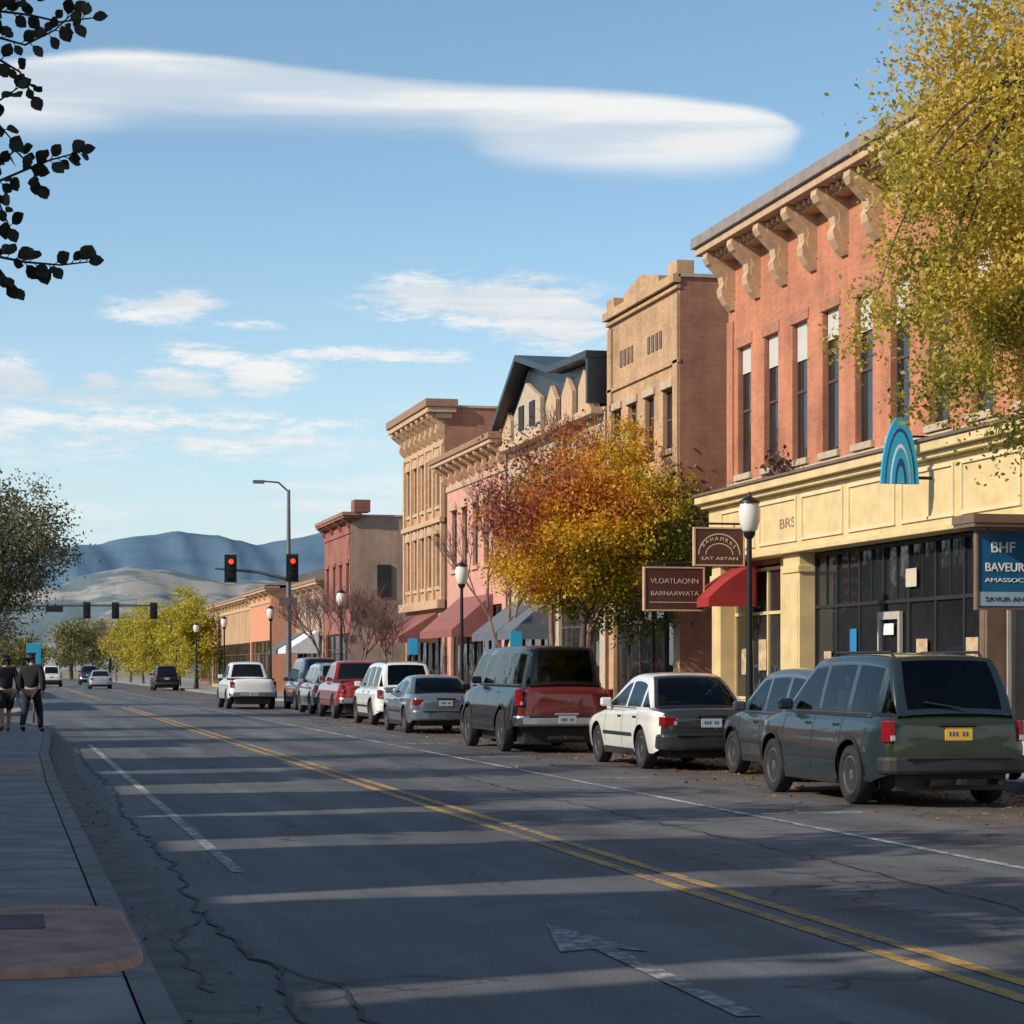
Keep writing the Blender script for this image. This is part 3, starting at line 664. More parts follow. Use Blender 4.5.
signal_head(e,px+.15,py-.35,6.55); signal_head(e,px-2.85,py-.2,6.5)
m=MB(); m.box(px-.5,px+.4,py-.2,py-.17,4.7,5.1); m.obj('street_name_plate','pole',e)
ox,oy=-.8,YZ(178,0)
e=thing('traffic_signal','long dark signal mast arm with row of traffic lights','traffic light',(ox,oy,.13))
m=MB(); m.tube([(ox,oy,.1),(ox,oy,7.4)],[.16,.1],8); m.tube([(ox,oy,6.6),(5,oy,6.75),(12.6,oy,6.8)],[.12,.1,.07],8); m.obj('pole','pole',e)
for x in (6.9,9.2,12.3): signal_head(e,x,oy-.2,6.35,on=False)
m=MB(); m.box(3.6,5.0,oy-.15,oy-.12,6.2,6.7); m.obj('street_name_plate','black',e)
X,Y=.93,YZ(62,.9)
e=thing('parking_sign','blue rounded sign on a thin grey post','sign',(X,Y,.13)); m=MB(); m.tube([(X,Y,.1),(X,Y,2.5)],[.03]*2,8); m.obj('post','pole',e)
m=MB(); m.box(X-.2,X+.2,Y-.05,Y-.03,1.75,2.35); m.obj('plate','cyan',e,bevel=.008)
for (X,Z) in ((13.7,60),(13.7,75)):
    Y=YZ(Z,X); e=thing('parking_sign','small blue and white parking sign on a post','sign',(X,Y,.13)); m=MB(); m.tube([(X,Y,.1),(X,Y,2.7)],[.03]*2,8); m.obj('post','pole',e)
    m=MB(); m.box(X-.17,X+.17,Y-.05,Y-.03,2.1,2.65); m.obj('plate','cyan',e,bevel=.008)
# ---------------------------------------------------------------- cars
def interp(P,y):
    if y<=P[0][0]: return P[0][1]
    for a,b in zip(P,P[1:]):
        if y<=b[0]: return a[1]+(b[1]-a[1])*(y-a[0])/(b[0]-a[0])
    return P[-1][1]
CARS={}
def lerp(a,b,t): return a+(b-a)*t
def make_car(label,cat,s,X,Z,paintm,plate='platew',rz=0,far=False,group='cars parked along the kerb',rearm=None):
    L,W,H=s['L'],s['W'],s['H']; hw=W/2; r=s['r']; yr,yf=s['yr'],s['yf']
    Yp=YZ(Z,X)
    e=thing('parked_car' if cat!='pickup truck' else 'pickup_truck',label,cat,(X+hw,Yp,0),group)
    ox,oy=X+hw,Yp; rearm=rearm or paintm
    deck=s['deck']; sill=s.get('sill',.27)
    def planw(y):
        w=hw
        if y<.5: w-=.12*(1-y/.5)**3
        if y>L-.9: w-=.2*((y-(L-.9))/.9)**2.4
        return w
    def secx(y,z):
        w=planw(y); q=w-(.09*((z-.62)/.45)**2 if z>.62 else .06*((.62-z)/.4)**2)
        d=(z-.8)/.05
        return q-.010*math.exp(-d*d)
    ra=r+.07
    def zlo(y):
        z=sill
        if y<.35: z=sill+.1*(1-y/.35)
        if y>L-.5: z=sill+.02
        for yw in (yr,yf):
            d=abs(y-yw)
            if d<=ra: z=max(z,r+math.sqrt(max(0,ra*ra-d*d)))
        return z
    ys={0,.02,.05,.1,.17,.26,.37,L-.7,L-.5,L-.34,L-.22,L-.13,L-.06,L-.02,L}
    for q in deck: ys.add(min(L,max(0,q[0])))
    for yw in (yr,yf):
        for i in range(13): ys.add(yw-ra*math.cos(math.pi*i/12))
        ys.add(yw-ra-.004); ys.add(yw+ra+.004)
    k=.3
    while k<L-.2: ys.add(k); k+=.3
    ys=sorted(y for y in ys if 0<=y<=L)
    bm=MB(); loops=[]; NR=11
    def section(y):
        zh=interp(deck,y)
        zh=(zh*2+interp(deck,max(0,y-.1))+interp(deck,min(L,y+.1)))/4
        if y<.05: zh-=.045*(1-y/.05)
        if y>L-.06: zh-=.05*(1-(L-y)/.06)
        zl=zlo(y); sh=.07; ins=.012 if y<.02 or y>L-.01 else 0
        pts=[]
        for i in range(NR+1):
            z=zl+(zh-sh-zl)*i/NR; pts.append((secx(y,z)-ins,z))
        w=secx(y,zh); pts+= [(w-.012-ins,zh-.035),(w-.04-ins,zh-.012),(w-.09-ins,zh),(w*.5,zh+.022),(0,zh+.03)]
        full=[(-a,z) for a,z in pts]+[(a,z) for a,z in pts[::-1][1:]]
        return [(ox+a,oy+y,z) for a,z in full]
    for y in ys: loops.append(section(y))
    for li,(A,Bp) in enumerate(zip(loops,loops[1:])):
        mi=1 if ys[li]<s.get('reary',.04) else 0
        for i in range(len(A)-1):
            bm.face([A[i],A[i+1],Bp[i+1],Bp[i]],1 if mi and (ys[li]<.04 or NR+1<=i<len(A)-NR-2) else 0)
    def capring(base,sgn,m):
        zs=[p[2] for p in base]; zc=(max(zs)+min(zs))/2; prev=base
        for k,dy in ((.05,.026),(.16,.048),(.4,.066),(.75,.074)):
            cur=[(ox+(p[0]-ox)*(1-k),base[0][1]+sgn*dy,zc+(p[2]-zc)*(1-k)) for p in base]
            for i in range(len(cur)): j=(i+1)%len(cur); bm.face([prev[i],prev[j],cur[j],cur[i]],m)
            prev=cur
        bm.face(prev,m)
    capring(loops[0],-1,1); capring(loops[-1],1,0)
    g=s['gh']; zb=interp(deck,(g['yr1']+g['yf1'])/2); zr=H; ym=(g['yr1']+g['yf1'])/2; hl=(g['yf1']-g['yr1'])/2
    ztop=zr-.05
    def zt(y):
        if y<g['yr1']: t=(y-g['yr0'])/(g['yr1']-g['yr0']); return lerp(zb,ztop,t+ .10*math.sin(math.pi*t))
        if y>g['yf1']: t=1-(y-g['yf1'])/(g['yf0']-g['yf1']); return lerp(zb,ztop,t+.06*math.sin(math.pi*t))
        return zr-.05*abs((y-ym)/hl)**2.2
    wb=secx(ym,zb)-.03; wt=wb-s.get('tumble',.17)
    def gw(y,z):
        t=max(0,min(1,(z-zb)/(zr-zb))); w=lerp(wb,wt,t**1.15)
        if y<.7: w-=.13*(1-y/.7)**3
        return w
    st={g['yr0'],g['yr1'],g['yf1'],g['yf0']}
    for t in (.07,.2,.4,.6,.8,.9): st.add(lerp(g['yr0'],g['yr1'],t)); st.add(lerp(g['yf0'],g['yf1'],t))
    for a,b in g['pil']: st.add(a); st.add(b)
    for i in range(1,7): st.add(lerp(g['yr1'],g['yf1'],i/7))
    st=sorted(st); GL=[]
    for y in st:
        z1=zt(y); h=max(z1-zb,.001)
        zs=[zb-.03,zb+min(.03,.25*h),zb+(z1-min(.13,.38*h)-zb)*.55,z1-min(.13,.38*h),z1-min(.06,.2*h)]
        P=[(gw(y,z),z) for z in zs]; w3=P[-1][0]
        P+=[(w3-.025,z1-.026*min(1,h*3)),(w3-.065,z1-.006),(w3-.13,z1+.004),(w3*.5,z1+.018),(0,z1+.024)]
        full=[(-a,z) for a,z in P]+[(a,z) for a,z in P[::-1][1:]]
        GL.append([(ox+a,oy+y-(.03*(1-(a/wb)**2) if y<g['yr1'] else 0),z) for a,z in full])
    wins={}
    n=len(GL[0])
    for k in range(len(st)-1):
        y=(st[k]+st[k+1])/2
        seg=sum(1 for p in g['pil'] if p[0]<y)
        inp=any(a<y<b for a,b in g['pil'])
        for i in range(n-1):
            q=[GL[k][i],GL[k][i+1],GL[k+1][i+1],GL[k+1][i]]; key=None
            if i in (1,2,n-3,n-4) and not inp and y>g['yr0']+.02 and y<g['yf0']-.1: key=('window',i>n/2,seg)
            if 7<=i<n-8:
                if lerp(g['yr0'],g['yr1'],.07)<y<lerp(g['yr0'],g['yr1'],.9): key=('rear_window',0,0)
                if lerp(g['yf0'],g['yf1'],.07)>y>lerp(g['yf0'],g['yf1'],.9): key=('windscreen',0,0)
            if key: wins.setdefault(key,MB()).face(q)
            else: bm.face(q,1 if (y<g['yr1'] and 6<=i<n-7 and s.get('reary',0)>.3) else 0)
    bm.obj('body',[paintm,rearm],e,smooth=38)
    for kk,w in wins.items():
        gm='cglass' if far else ('tglassd' if (s.get('tint') and (kk[0]=='rear_window' or (kk[0]=='window' and kk[2]<2))) else 'tglass')
        w.obj(kk[0],gm,e,smooth=30)
    if not far:
        it=MB(); it.box(ox-wb+.06,ox+wb-.06,oy+g['yr0']+.12,oy+g['yf0']-.25,zb-.06,zb+.045); it.box(ox-wb+.1,ox+wb-.1,oy+g['yf1']+(g['yf0']-g['yf1'])*.4,oy+g['yf0']-.1,zb,zb+.06); it.obj('interior_trim','dark',e)
        for yy in [g['yf1']-.55,g['yf1']-1.45]+([g['yf1']-2.3] if g['yr0']<.3 else []):
            for xx_ in (-.38,.38):
                if yy<g['yr1']: continue
                q=MB(); q.box(ox+xx_-.22,ox+xx_+.22,oy+yy,oy+yy+.12,zb,zb+(zr-zb)*.38); q.box(ox+xx_-.12,ox+xx_+.12,oy+yy+.01,oy+yy+.1,zb+(zr-zb)*.40,zb+(zr-zb)*.72); q.obj('seat','seat',e,bevel=.04)
    u=MB(); u.box(ox-hw+.27,ox+hw-.27,oy+.15,oy+L-.25,.2,.75); u.obj('underbody','dark',e)
    b=MB(); zb0,zb1=s.get('bump',(.36,.6)); w=hw-.045
    b.prism([(ox-w,oy+.3),(ox-w-.012,oy+.1),(ox-w+.03,oy-.02),(ox-w+.14,oy-.085),(ox-w+.4,oy-.135),(ox,oy-.155),(ox+w-.4,oy-.135),(ox+w-.14,oy-.085),(ox+w-.03,oy-.02),(ox+w+.012,oy+.1),(ox+w,oy+.3)],'z',zb0,zb1); o=b.obj('bumper',s.get('bumpm') or rearm,e,bevel=.05)
    b=MB(); b.prism([(ox-w+.1,oy+L-.4),(ox-w+.12,oy+L-.03),(ox-w+.4,oy+L+.07),(ox+w-.4,oy+L+.07),(ox+w-.12,oy+L-.03),(ox+w-.1,oy+L-.4)],'z',.3,.56); b.obj('bumper',s.get('bumpm') or paintm,e,bevel=.04)
    z0,z1,lw=s['tail']
    for sg in (-1,1):
        t=MB(); xa=sg*(hw-.13-lw); xb=sg*(hw-.125); t.prism([(ox+xa,oy-.055),(ox+xb,oy-.03),(ox+sg*(hw-.085),oy+.02),(ox+sg*(hw-.06),oy+.08),(ox+sg*(hw-.1),oy+.1),(ox+xa,oy+.08)],'z',z0,z1); t.obj('tail_lamp','red',e,bevel=.012)
        t=MB(); a_=min(abs(xa),abs(xb)); t.box(ox+min(sg*a_,sg*(a_+.05)),ox+max(sg*a_,sg*(a_+.05)),oy-.06,oy-.035,z0+.02,z0+.08); t.obj('reversing_lamp','lens',e)
        t=MB(); zz=interp(deck,L-.25)-.2; t.box(ox+min(sg*(hw-.5),sg*(hw-.22)),ox+max(sg*(hw-.5),sg*(hw-.22)),oy+L-.25,oy+L+.01,zz,zz+.13); t.obj('headlight','lens',e,bevel=.02)
        ymr=g['yf1']+(g['yf0']-g['yf1'])*.55; t=MB(); xm=sg*(wb+.02); t.box(ox+min(xm,xm+sg*.2),ox+max(xm,xm+sg*.2),oy+ymr,oy+ymr+.1,zb+.02,zb+.17); t.obj('mirror',paintm,e,bevel=.035)
        if not far:
            dg=MB()
            for yy in s['doors']:
                for i in range(8):
                    za=lerp(sill+.12,zb-.02,i/8); zc=lerp(sill+.12,zb-.02,(i+1)/8)
                    dg.face([(ox+sg*(secx(yy,za)+.003),oy+yy,za),(ox+sg*(secx(yy,za)+.003),oy+yy+.012,za),(ox+sg*(secx(yy,zc)+.003),oy+yy+.012,zc),(ox+sg*(secx(yy,zc)+.003),oy+yy,zc)])
            dg.obj('door_gap','black',e)
            for yy in s['doors'][:-1]:
                hh=MB(); xx=secx(yy,zb-.12); hh.box(ox+sg*xx-.02,ox+sg*xx+.02,oy+yy+.1,oy+yy+.28,zb-.15,zb-.115); hh.obj('door_handle',s.get('trim','dark'),e,bevel=.008)
            ml=MB(); a,bq=yr+ra+.06,yf-ra-.06
            ml.box(ox+min(sg*(hw-.02),sg*(hw+.01)),ox+max(sg*(hw-.02),sg*(hw+.01)),oy+a,oy+bq,.52,.58); 
            ml.obj('side_moulding','dark',e,bevel=.006)
            ml=MB(); ml.box(ox+min(sg*(hw-.03),sg*(hw-.1)),ox+max(sg*(hw-.03),sg*(hw-.1)),oy+a-.02,oy+bq+.02,sill-.07,sill+.05); ml.obj('running_board','dark',e,bevel=.01)
            cs=MB(); cs.tube([(ox+sg*(wb+.006),oy+g['yr1']+.15,zb+.012),(ox+sg*(wb+.006),oy+g['yf0']-.25,zb+.012)],[.011]*2,6); cs.obj('window_trim',s.get('trim','chrome'),e)
        if s.get('flare'):
            for yw in (yr,yf):
                fl=MB(); pts=[]
                for i in range(13):
                    t=math.pi*i/12; pts.append((yw-(ra+.0)*math.cos(t),r+ra*math.sin(t)))
                po=[(yw+(q[0]-yw)*1.1,r+(q[1]-r)*1.09) for q in pts]
                for i in range(12):
                    q=[pts[i],pts[i+1],po[i+1],po[i]]
                    fl.face([(ox+sg*(secx(c,d)+.01),oy+c,d) for c,d in q])
                fl.obj('wheel_arch','dark',e)
    pz=s.get('plate',(.72)); by=(.17 if pz<.62 else .085); t=MB(); t.box(ox-.17,ox+.17,oy-by,oy-by+.03,pz,pz+.15); pl=t.obj('number_plate',plate,e)
    t=MB()
    for i in range(6):
        if i==3: continue
        t.box(ox-.12+i*.042,ox-.12+i*.042+.02,oy-by-.004,oy-by-.001,pz+.05,pz+.1)
    t.obj('plate_marks','deepblue',pl)
    if not far:
        t=MB(); t.box(ox-.24,ox+.24,oy-.1,oy-.06,pz+.17,pz+.2); t.obj('tailgate_trim',s.get('trim','dark'),e)
        t=MB(); t.box(ox-w+.25,ox+w-.25,oy-.16,oy-.1,zb1-.035,zb1-.015); t.obj('bumper_step','dark',e)
        t=MB(); t.tube([(ox+hw*.55,oy-.08,.3),(ox+hw*.55,oy+.3,.3)],[.035]*2,10); t.obj('exhaust','dark',e)
        if s.get('hitch'): t=MB(); t.box(ox-.35,ox+.35,oy-.06,oy+.02,.27,.34); t.box(ox-.04,ox+.04,oy-.22,oy,.28,.345); t.obj('tow_hitch','dark',e)
        if s.get('wiper'): t=MB(); t.tube([(ox+.05,oy+g['yr0']-.04,zb+.09),(ox-.4,oy+g['yr0']-.01,zb+.16)],[.01]*2,6); t.obj('wiper','dark',e)
    if s.get('rails'):
        for sg in (-1,1):
            t=MB(); xr=sg*(wt-.08); t.tube([(ox+xr,oy+g['yr1']+.1,zr-.05),(ox+xr,oy+g['yr1']+.22,zr+.02),(ox+xr,oy+g['yf1']-.4,zr+.02),(ox+xr,oy+g['yf1']-.2,zr-.05)],[.018]*4,8); t.obj('roof_rail','dark',e)
    if s.get('bed'):
        a,b=.1,g['yr0']-.08; zh=interp(deck,.5); t=MB(); t.box(ox-hw+.14,ox+hw-.14,oy+a,oy+b,zh-.05,zh+.035); t.obj('bed_cover','dark',e)
    for sg in (-1,1):
        for yw in (yr,yf):
            key=(r,sg); cx=ox+sg*(hw-.125)
            we=bpy.data.objects.new('wheel',None); we.empty_display_size=.1; scene.collection.objects.link(we); we.parent=e; we.location=(sg*(hw-.125),yw,r); ORG[we.name]=(cx,oy+yw,r)
            if key not in CARS:
                t=MB(); c=(0,0,0); w_=.11; rr=r*.64
                t.lathe(c,[(-w_*.7,rr-.03),(-w_*.8,rr),(-w_,rr+.03),(-w_,r-.04),(-w_*.85,r-.012),(-w_*.5,r),(w_*.5,r),(w_*.85,r-.012),(w_,r-.04),(w_,rr+.03),(w_*.8,rr),(w_*.7,rr-.03)],'x',28)
                ty=t.obj('tyre','tyre',smooth=35); tm=ty.data; bpy.data.objects.remove(ty)
                t=MB(); q=sg
                t.lathe(c,[(q*.02,rr*.98),(q*.03,.05)],'x',24,1); 
                t.lathe(c,[(q*.02,rr-.005),(q*.088,rr+.0),(q*.092,rr-.022),(q*.03,rr-.045)],'x',24,0)
                t.lathe(c,[(q*.03,.075),(q*.075,.07),(q*.085,.035)],'x',14,0)
                for i in range(6):
                    an=math.pi*2*i/6; d=(math.cos(an),math.sin(an)); nn_=(-d[1],d[0])
                    P=[]
                    for rad,hwid,xx in ((.04,.035,.06),(rr-.02,.045,.075)):
                        for sd in (-1,1): P.append((q*xx,d[0]*rad+nn_[0]*hwid*sd,d[1]*rad+nn_[1]*hwid*sd))
                    Q=[(p[0]-q*.03,p[1],p[2]) for p in P]
                    t.face([P[0],P[1],P[3],P[2]]); t.face([P[0],P[2],Q[2],Q[0]]); t.face([P[1],P[3],Q[3],Q[1]])
                ri=t.obj('rim',['rim','dark'],smooth=30,fix=True); rm=ri.data; bpy.data.objects.remove(ri); CARS[key]=(tm,rm)
            for nm,me in zip(('tyre','rim'),CARS[key]):
                o=bpy.data.objects.new(nm,me); scene.collection.objects.link(o); o.parent=we
    e.rotation_euler=(0,0,rz)
    return e
SUV=dict(L=4.65,W=1.88,H=1.82,r=.36,yr=.98,yf=3.72,sill=.3,deck=[(0,1.08),(3.3,1.1),(3.55,1.09),(4.3,.99),(4.6,.82),(4.65,.7)],gh=dict(yr0=.02,yr1=.4,yf1=2.7,yf0=3.45,pil=[(.3,.46),(1.22,1.34),(2.2,2.3)]),tail=(.78,1.03,.05),hi=1,bumpm='dark',bump=(.4,.62),plate=.8,doors=[1.3,2.25,3.3],rails=1,hitch=1,wiper=1,flare=1,tint=1,tumble=.2)
SED=dict(L=4.6,W=1.8,H=1.46,r=.33,yr=.98,yf=3.65,deck=[(0,.93),(.1,.98),(.7,1.02),(2.2,.96),(3.2,.95),(3.4,.94),(4.3,.8),(4.6,.6)],gh=dict(yr0=.6,yr1=1.25,yf1=2.3,yf0=3.25,pil=[(1.1,1.2),(2.0,2.09)]),tail=(.72,.87,.2),bump=(.34,.6),plate=.7,doors=[1.15,2.05,3.1],tumble=.22)
BIG=dict(L=5.4,W=2.1,H=2.08,r=.42,yr=1.2,yf=4.35,sill=.46,deck=[(0,1.3),(3.9,1.32),(4.2,1.3),(5.1,1.22),(5.35,1.1),(5.4,1.0)],gh=dict(yr0=.02,yr1=.2,yf1=3.45,yf0=4.05,pil=[(.16,.34),(1.6,1.78),(2.65,2.77)]),tail=(.92,1.24,.06),hi=1,bumpm='chrome',bump=(.52,.74),plate=.58,doors=[1.7,2.7,3.85],flare=1,hitch=1,trim='chrome',tumble=.16,tint=1)
PICK=dict(L=5.5,W=1.98,H=1.88,r=.39,yr=1.2,yf=4.4,sill=.42,deck=[(0,1.2),(2.1,1.22),(4.0,1.2),(4.3,1.17),(5.2,1.08),(5.45,.9),(5.5,.85)],gh=dict(yr0=2.15,yr1=2.4,yf1=3.5,yf0=4.2,pil=[(2.35,2.5),(3.0,3.1)]),tail=(.87,1.12,.06),hi=1,bumpm='chrome',bump=(.5,.7),plate=.55,doors=[2.3,3.05,4.0],bed=1,trim='chrome')
VAN=dict(SUV,L=4.9,H=2.05,W=1.9,rails=0,deck=[(0,1.1),(3.5,1.12),(3.8,1.1),(4.5,1.0),(4.85,.8),(4.9,.7)],gh=dict(yr0=.02,yr1=.26,yf1=3.0,yf0=3.95,pil=[(.2,.34),(1.3,1.42),(2.3,2.4)]),yf=3.95)
def cp(name,c,metal=.3,rough=.2,coat=1,spec=.5): return pbr(name,c,rough,metal,var=.05,vs=2,coat=coat,spec=spec)
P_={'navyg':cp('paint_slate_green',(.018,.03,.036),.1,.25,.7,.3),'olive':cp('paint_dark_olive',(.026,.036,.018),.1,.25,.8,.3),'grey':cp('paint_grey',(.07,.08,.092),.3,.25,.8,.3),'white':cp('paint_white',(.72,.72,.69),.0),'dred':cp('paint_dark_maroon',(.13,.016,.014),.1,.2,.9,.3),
'black':cp('paint_black',(.008,.008,.01),0,.25,.5,.2),'silver':cp('paint_silver_blue',(.18,.21,.25),.5),'red':cp('paint_red',(.35,.02,.02)),'dblue':cp('paint_dark_blue',(.02,.035,.07)),'lgrey':cp('paint_light_grey',(.35,.38,.42)),'shade_rear':cp('paint_shaded_rear',(.03,.032,.035),.1,.25,.8,.3)}
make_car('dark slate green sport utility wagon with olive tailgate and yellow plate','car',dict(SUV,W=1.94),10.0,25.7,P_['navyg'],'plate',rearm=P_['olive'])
CUV=dict(SUV,L=4.15,H=1.64,W=1.76,r=.34,deck=[(0,.95),(2.9,1.0),(3.2,.98),(3.85,.88),(4.12,.7),(4.15,.6)],gh=dict(yr0=.02,yr1=.4,yf1=2.3,yf0=3.1,pil=[(.4,.52),(1.12,1.22),(1.95,2.03)]),yf=3.3,yr=.85,rails=0,doors=[1.15,2.0,2.95],hitch=0)
make_car('dark grey compact hatchback close to the kerb','car',CUV,11.1,31.1,P_['grey'])
make_car('white four door saloon car with shade-coloured boot and sunlit side','car',dict(SED,H=1.56,L=4.7,reary=.65),10.2,35.1,P_['white'],rearm=P_['shade_rear'])  # shade on the white car's rear is put into darker paint
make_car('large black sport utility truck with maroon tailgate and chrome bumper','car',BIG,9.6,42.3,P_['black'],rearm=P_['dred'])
make_car('tall black van between parked cars','van',dict(VAN,H=2.12),10.75,48.7,P_['black'])
make_car('blue grey saloon car parked','car',SED,9.95,54.8,P_['silver'])
make_car('white sport utility vehicle parked','car',dict(SUV,bumpm=None),10.4,62.6,P_['white'],far=False)
make_car('bright red pickup truck parked','pickup truck',PICK,10.55,70.6,P_['red'],far=True)
make_car('light grey sport utility vehicle parked','car',SUV,10.8,78,P_['lgrey'],far=True)
make_car('tall dark blue van parked','van',VAN,11.25,85.5,P_['dblue'],far=True)
make_car('white pickup truck driving away in the lane','pickup truck',PICK,8.85,87.5,P_['white'],far=True,group='cars driving on the street')
make_car('dark saloon car parked far off','car',SED,11.3,112,P_['black'],far=True)
make_car('silver car driving far off','car',SED,6.8,172,P_['lgrey'],far=True,group='cars driving on the street')
make_car('dark vehicle parked far off','car',SUV,10.9,160,P_['black'],far=True)
make_car('white car waiting at far junction','car',SUV,3.4,190,P_['white'],far=True,group='cars driving on the street')
make_car('dark pickup waiting at far junction','pickup truck',PICK,7.6,215,P_['dblue'],far=True,group='cars driving on the street')
# ---------------------------------------------------------------- trees
def branchpts(a,b,rng,w=.12,n=5):
    a=Vector(a); b=Vector(b); L=(b-a).length; P=[]
    off=Vector((rng.uniform(-1,1),rng.uniform(-1,1),rng.uniform(-.2,.9)))*L*w
    for i in range(n+1):
        t=i/n; P.append(a.lerp(b,t)+off*math.sin(math.pi*t))
    return P
def leaf_tree(name,label,base,cc,cr,ncl,per,leaf,lm,trunk_r,seed,sig=.38,bark='bark',nbr=40,group=None,hollow=.35,fork=.35,low=1.0,nlump=14):
    rng=random.Random(seed); ng=np.random.default_rng(seed)
    e=thing(name,label,'tree',base,group); bx,by,bz=base
    C=[]
    lumps=[(Vector([rng.gauss(0,1) for _ in range(3)]).normalized(),rng.uniform(.78,1.14)) for _ in range(nlump)]
    while len(C)<ncl:
        d=Vector([rng.gauss(0,1) for _ in range(3)]).normalized()
        k=max(lumps,key=lambda l:l[0].dot(d)); lim=k[1]*(.72+.28*max(0,k[0].dot(d))**4)
        r=(hollow+(1-hollow)*rng.random()**.7)*lim
        lw=1 if d.z>0 else lerp(1,low,-d.z)
        C.append((cc[0]+d.x*cr[0]*r*lw,cc[1]+d.y*cr[1]*r*lw,cc[2]+d.z*cr[2]*r))
    C=np.array(C)
    pts=np.repeat(C,per,0); ss=np.repeat(ng.uniform(.6,1.3,ncl),per)[:,None]
    pts=pts+ng.normal(size=pts.shape)*sig*ss*np.array([1,1,.7])
    t=MB(); fk=Vector((lerp(bx,cc[0],fork),lerp(by,cc[1],fork),lerp(bz,cc[2],.55)))
    mid=Vector((bx,by,bz)).lerp(fk,.5)+Vector((rng.uniform(-.1,.1),rng.uniform(-.1,.1),0))
    t.tube([(bx,by,bz-.1),(bx,by,bz+.3),mid,fk],[trunk_r*1.35,trunk_r*1.05,trunk_r*.9,trunk_r*.75],10)
    t.obj('trunk',bark,e,smooth=60)
    t=MB(); hubs=[]
    for i in range(7):
        d=Vector((rng.uniform(-1,1)*cr[0]*.45,rng.uniform(-1,1)*cr[1]*.45,rng.uniform(-.1,.65)*cr[2])); h=Vector(cc)+d; hubs.append(h)
        t.tube(branchpts(fk,h,rng,.1),[trunk_r*x for x in (.6,.5,.42,.36,.3,.24)],7,cap=False)
    for i in range(nbr):
        c=Vector(C[rng.randrange(len(C))]); h=min(hubs,key=lambda q:(q-c).length)
        t.tube(branchpts(h,c,rng,.1),[trunk_r*x for x in (.2,.16,.12,.09,.06,.03)],5,cap=False)
    t.obj('limbs',bark,e,smooth=60)
    o=leafquads('crown',pts,leaf,lm,e,base,rng=ng)
    return e
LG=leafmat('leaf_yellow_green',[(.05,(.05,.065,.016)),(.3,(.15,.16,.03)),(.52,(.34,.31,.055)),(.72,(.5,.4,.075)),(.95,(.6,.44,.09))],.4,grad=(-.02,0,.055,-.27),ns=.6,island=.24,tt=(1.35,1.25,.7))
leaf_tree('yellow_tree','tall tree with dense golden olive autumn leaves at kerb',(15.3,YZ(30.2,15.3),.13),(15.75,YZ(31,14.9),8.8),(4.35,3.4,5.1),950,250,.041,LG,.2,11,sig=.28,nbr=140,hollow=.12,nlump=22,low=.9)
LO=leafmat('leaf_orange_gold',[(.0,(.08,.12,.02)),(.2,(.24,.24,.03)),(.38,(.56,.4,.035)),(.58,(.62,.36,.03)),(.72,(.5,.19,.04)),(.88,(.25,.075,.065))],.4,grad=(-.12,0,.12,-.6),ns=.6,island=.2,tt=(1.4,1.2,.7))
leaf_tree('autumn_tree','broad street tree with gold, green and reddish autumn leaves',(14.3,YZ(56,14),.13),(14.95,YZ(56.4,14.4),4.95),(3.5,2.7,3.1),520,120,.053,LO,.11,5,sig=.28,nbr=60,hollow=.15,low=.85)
LR=leafmat('leaf_brown_red',[(.2,(.1,.045,.035)),(.6,(.22,.1,.075)),(.9,(.3,.17,.1))],.25)
leaf_tree('brown_tree','thin twiggy tree with few brownish red leaves',(15.8,YZ(65,15.8),.13),(15.9,YZ(65,15.9),6.9),(2.4,2.4,2.5),110,30,.055,LR,.09,77,sig=.3,nbr=110,bark='twig')
LL=leafmat('leaf_grey_green',[(.2,(.07,.08,.055)),(.5,(.16,.17,.115)),(.8,(.3,.29,.2))],.3)
leaf_tree('grey_green_tree','full grey green tree beside the pavement',(-.35,YZ(72,-.3),.13),(-.4,YZ(72,-.3),5.5),(3.1,3.1,3.2),260,95,.062,LL,.18,9,sig=.32,nbr=90)
LY=leafmat('leaf_far_yellow',[(.2,(.2,.2,.03)),(.5,(.42,.36,.05)),(.8,(.55,.43,.06))],.4)
for i,(x,z,h,rr) in enumerate(((15.0,172,7.2,2.2),(14.8,186,8.6,2.8),(13.9,200,8.0,2.8),(13.7,216,8.0,3.0),(13.6,235,8.2,3.4))):
    leaf_tree('yellow_tree','rounded yellow autumn tree along far pavement',(x,YZ(z,x),.13),(x,YZ(z,x),h*.54),(rr,rr,h*.47),110,70,.11,LY,.12,20+i,sig=.4,nbr=14,group='far yellow street trees')
LGd=leafmat('leaf_far_green',[(.2,(.07,.1,.04)),(.5,(.2,.19,.08)),(.8,(.34,.27,.12))],.3)
for i,(x,z,h,rr) in enumerate(((9.4,300,9.5,4),(13.5,330,10,4),(4.0,340,7,4),(0,335,8,4.5),(17,350,9,4.5),(-5,345,9,5),(11,345,8,4))):
    leaf_tree('green_tree','broad olive tree at the end of the street',(x,YZ(z,x),0),(x,YZ(z,x),h*.55),(rr,rr,h*.45),60,60,.2,LGd,.2,40+i,sig=.6,nbr=10,group='trees at end of street')
LS=leafmat('leaf_shade',[(.2,(.05,.07,.02)),(.6,(.16,.15,.04)),(.9,(.3,.22,.05))],.3)
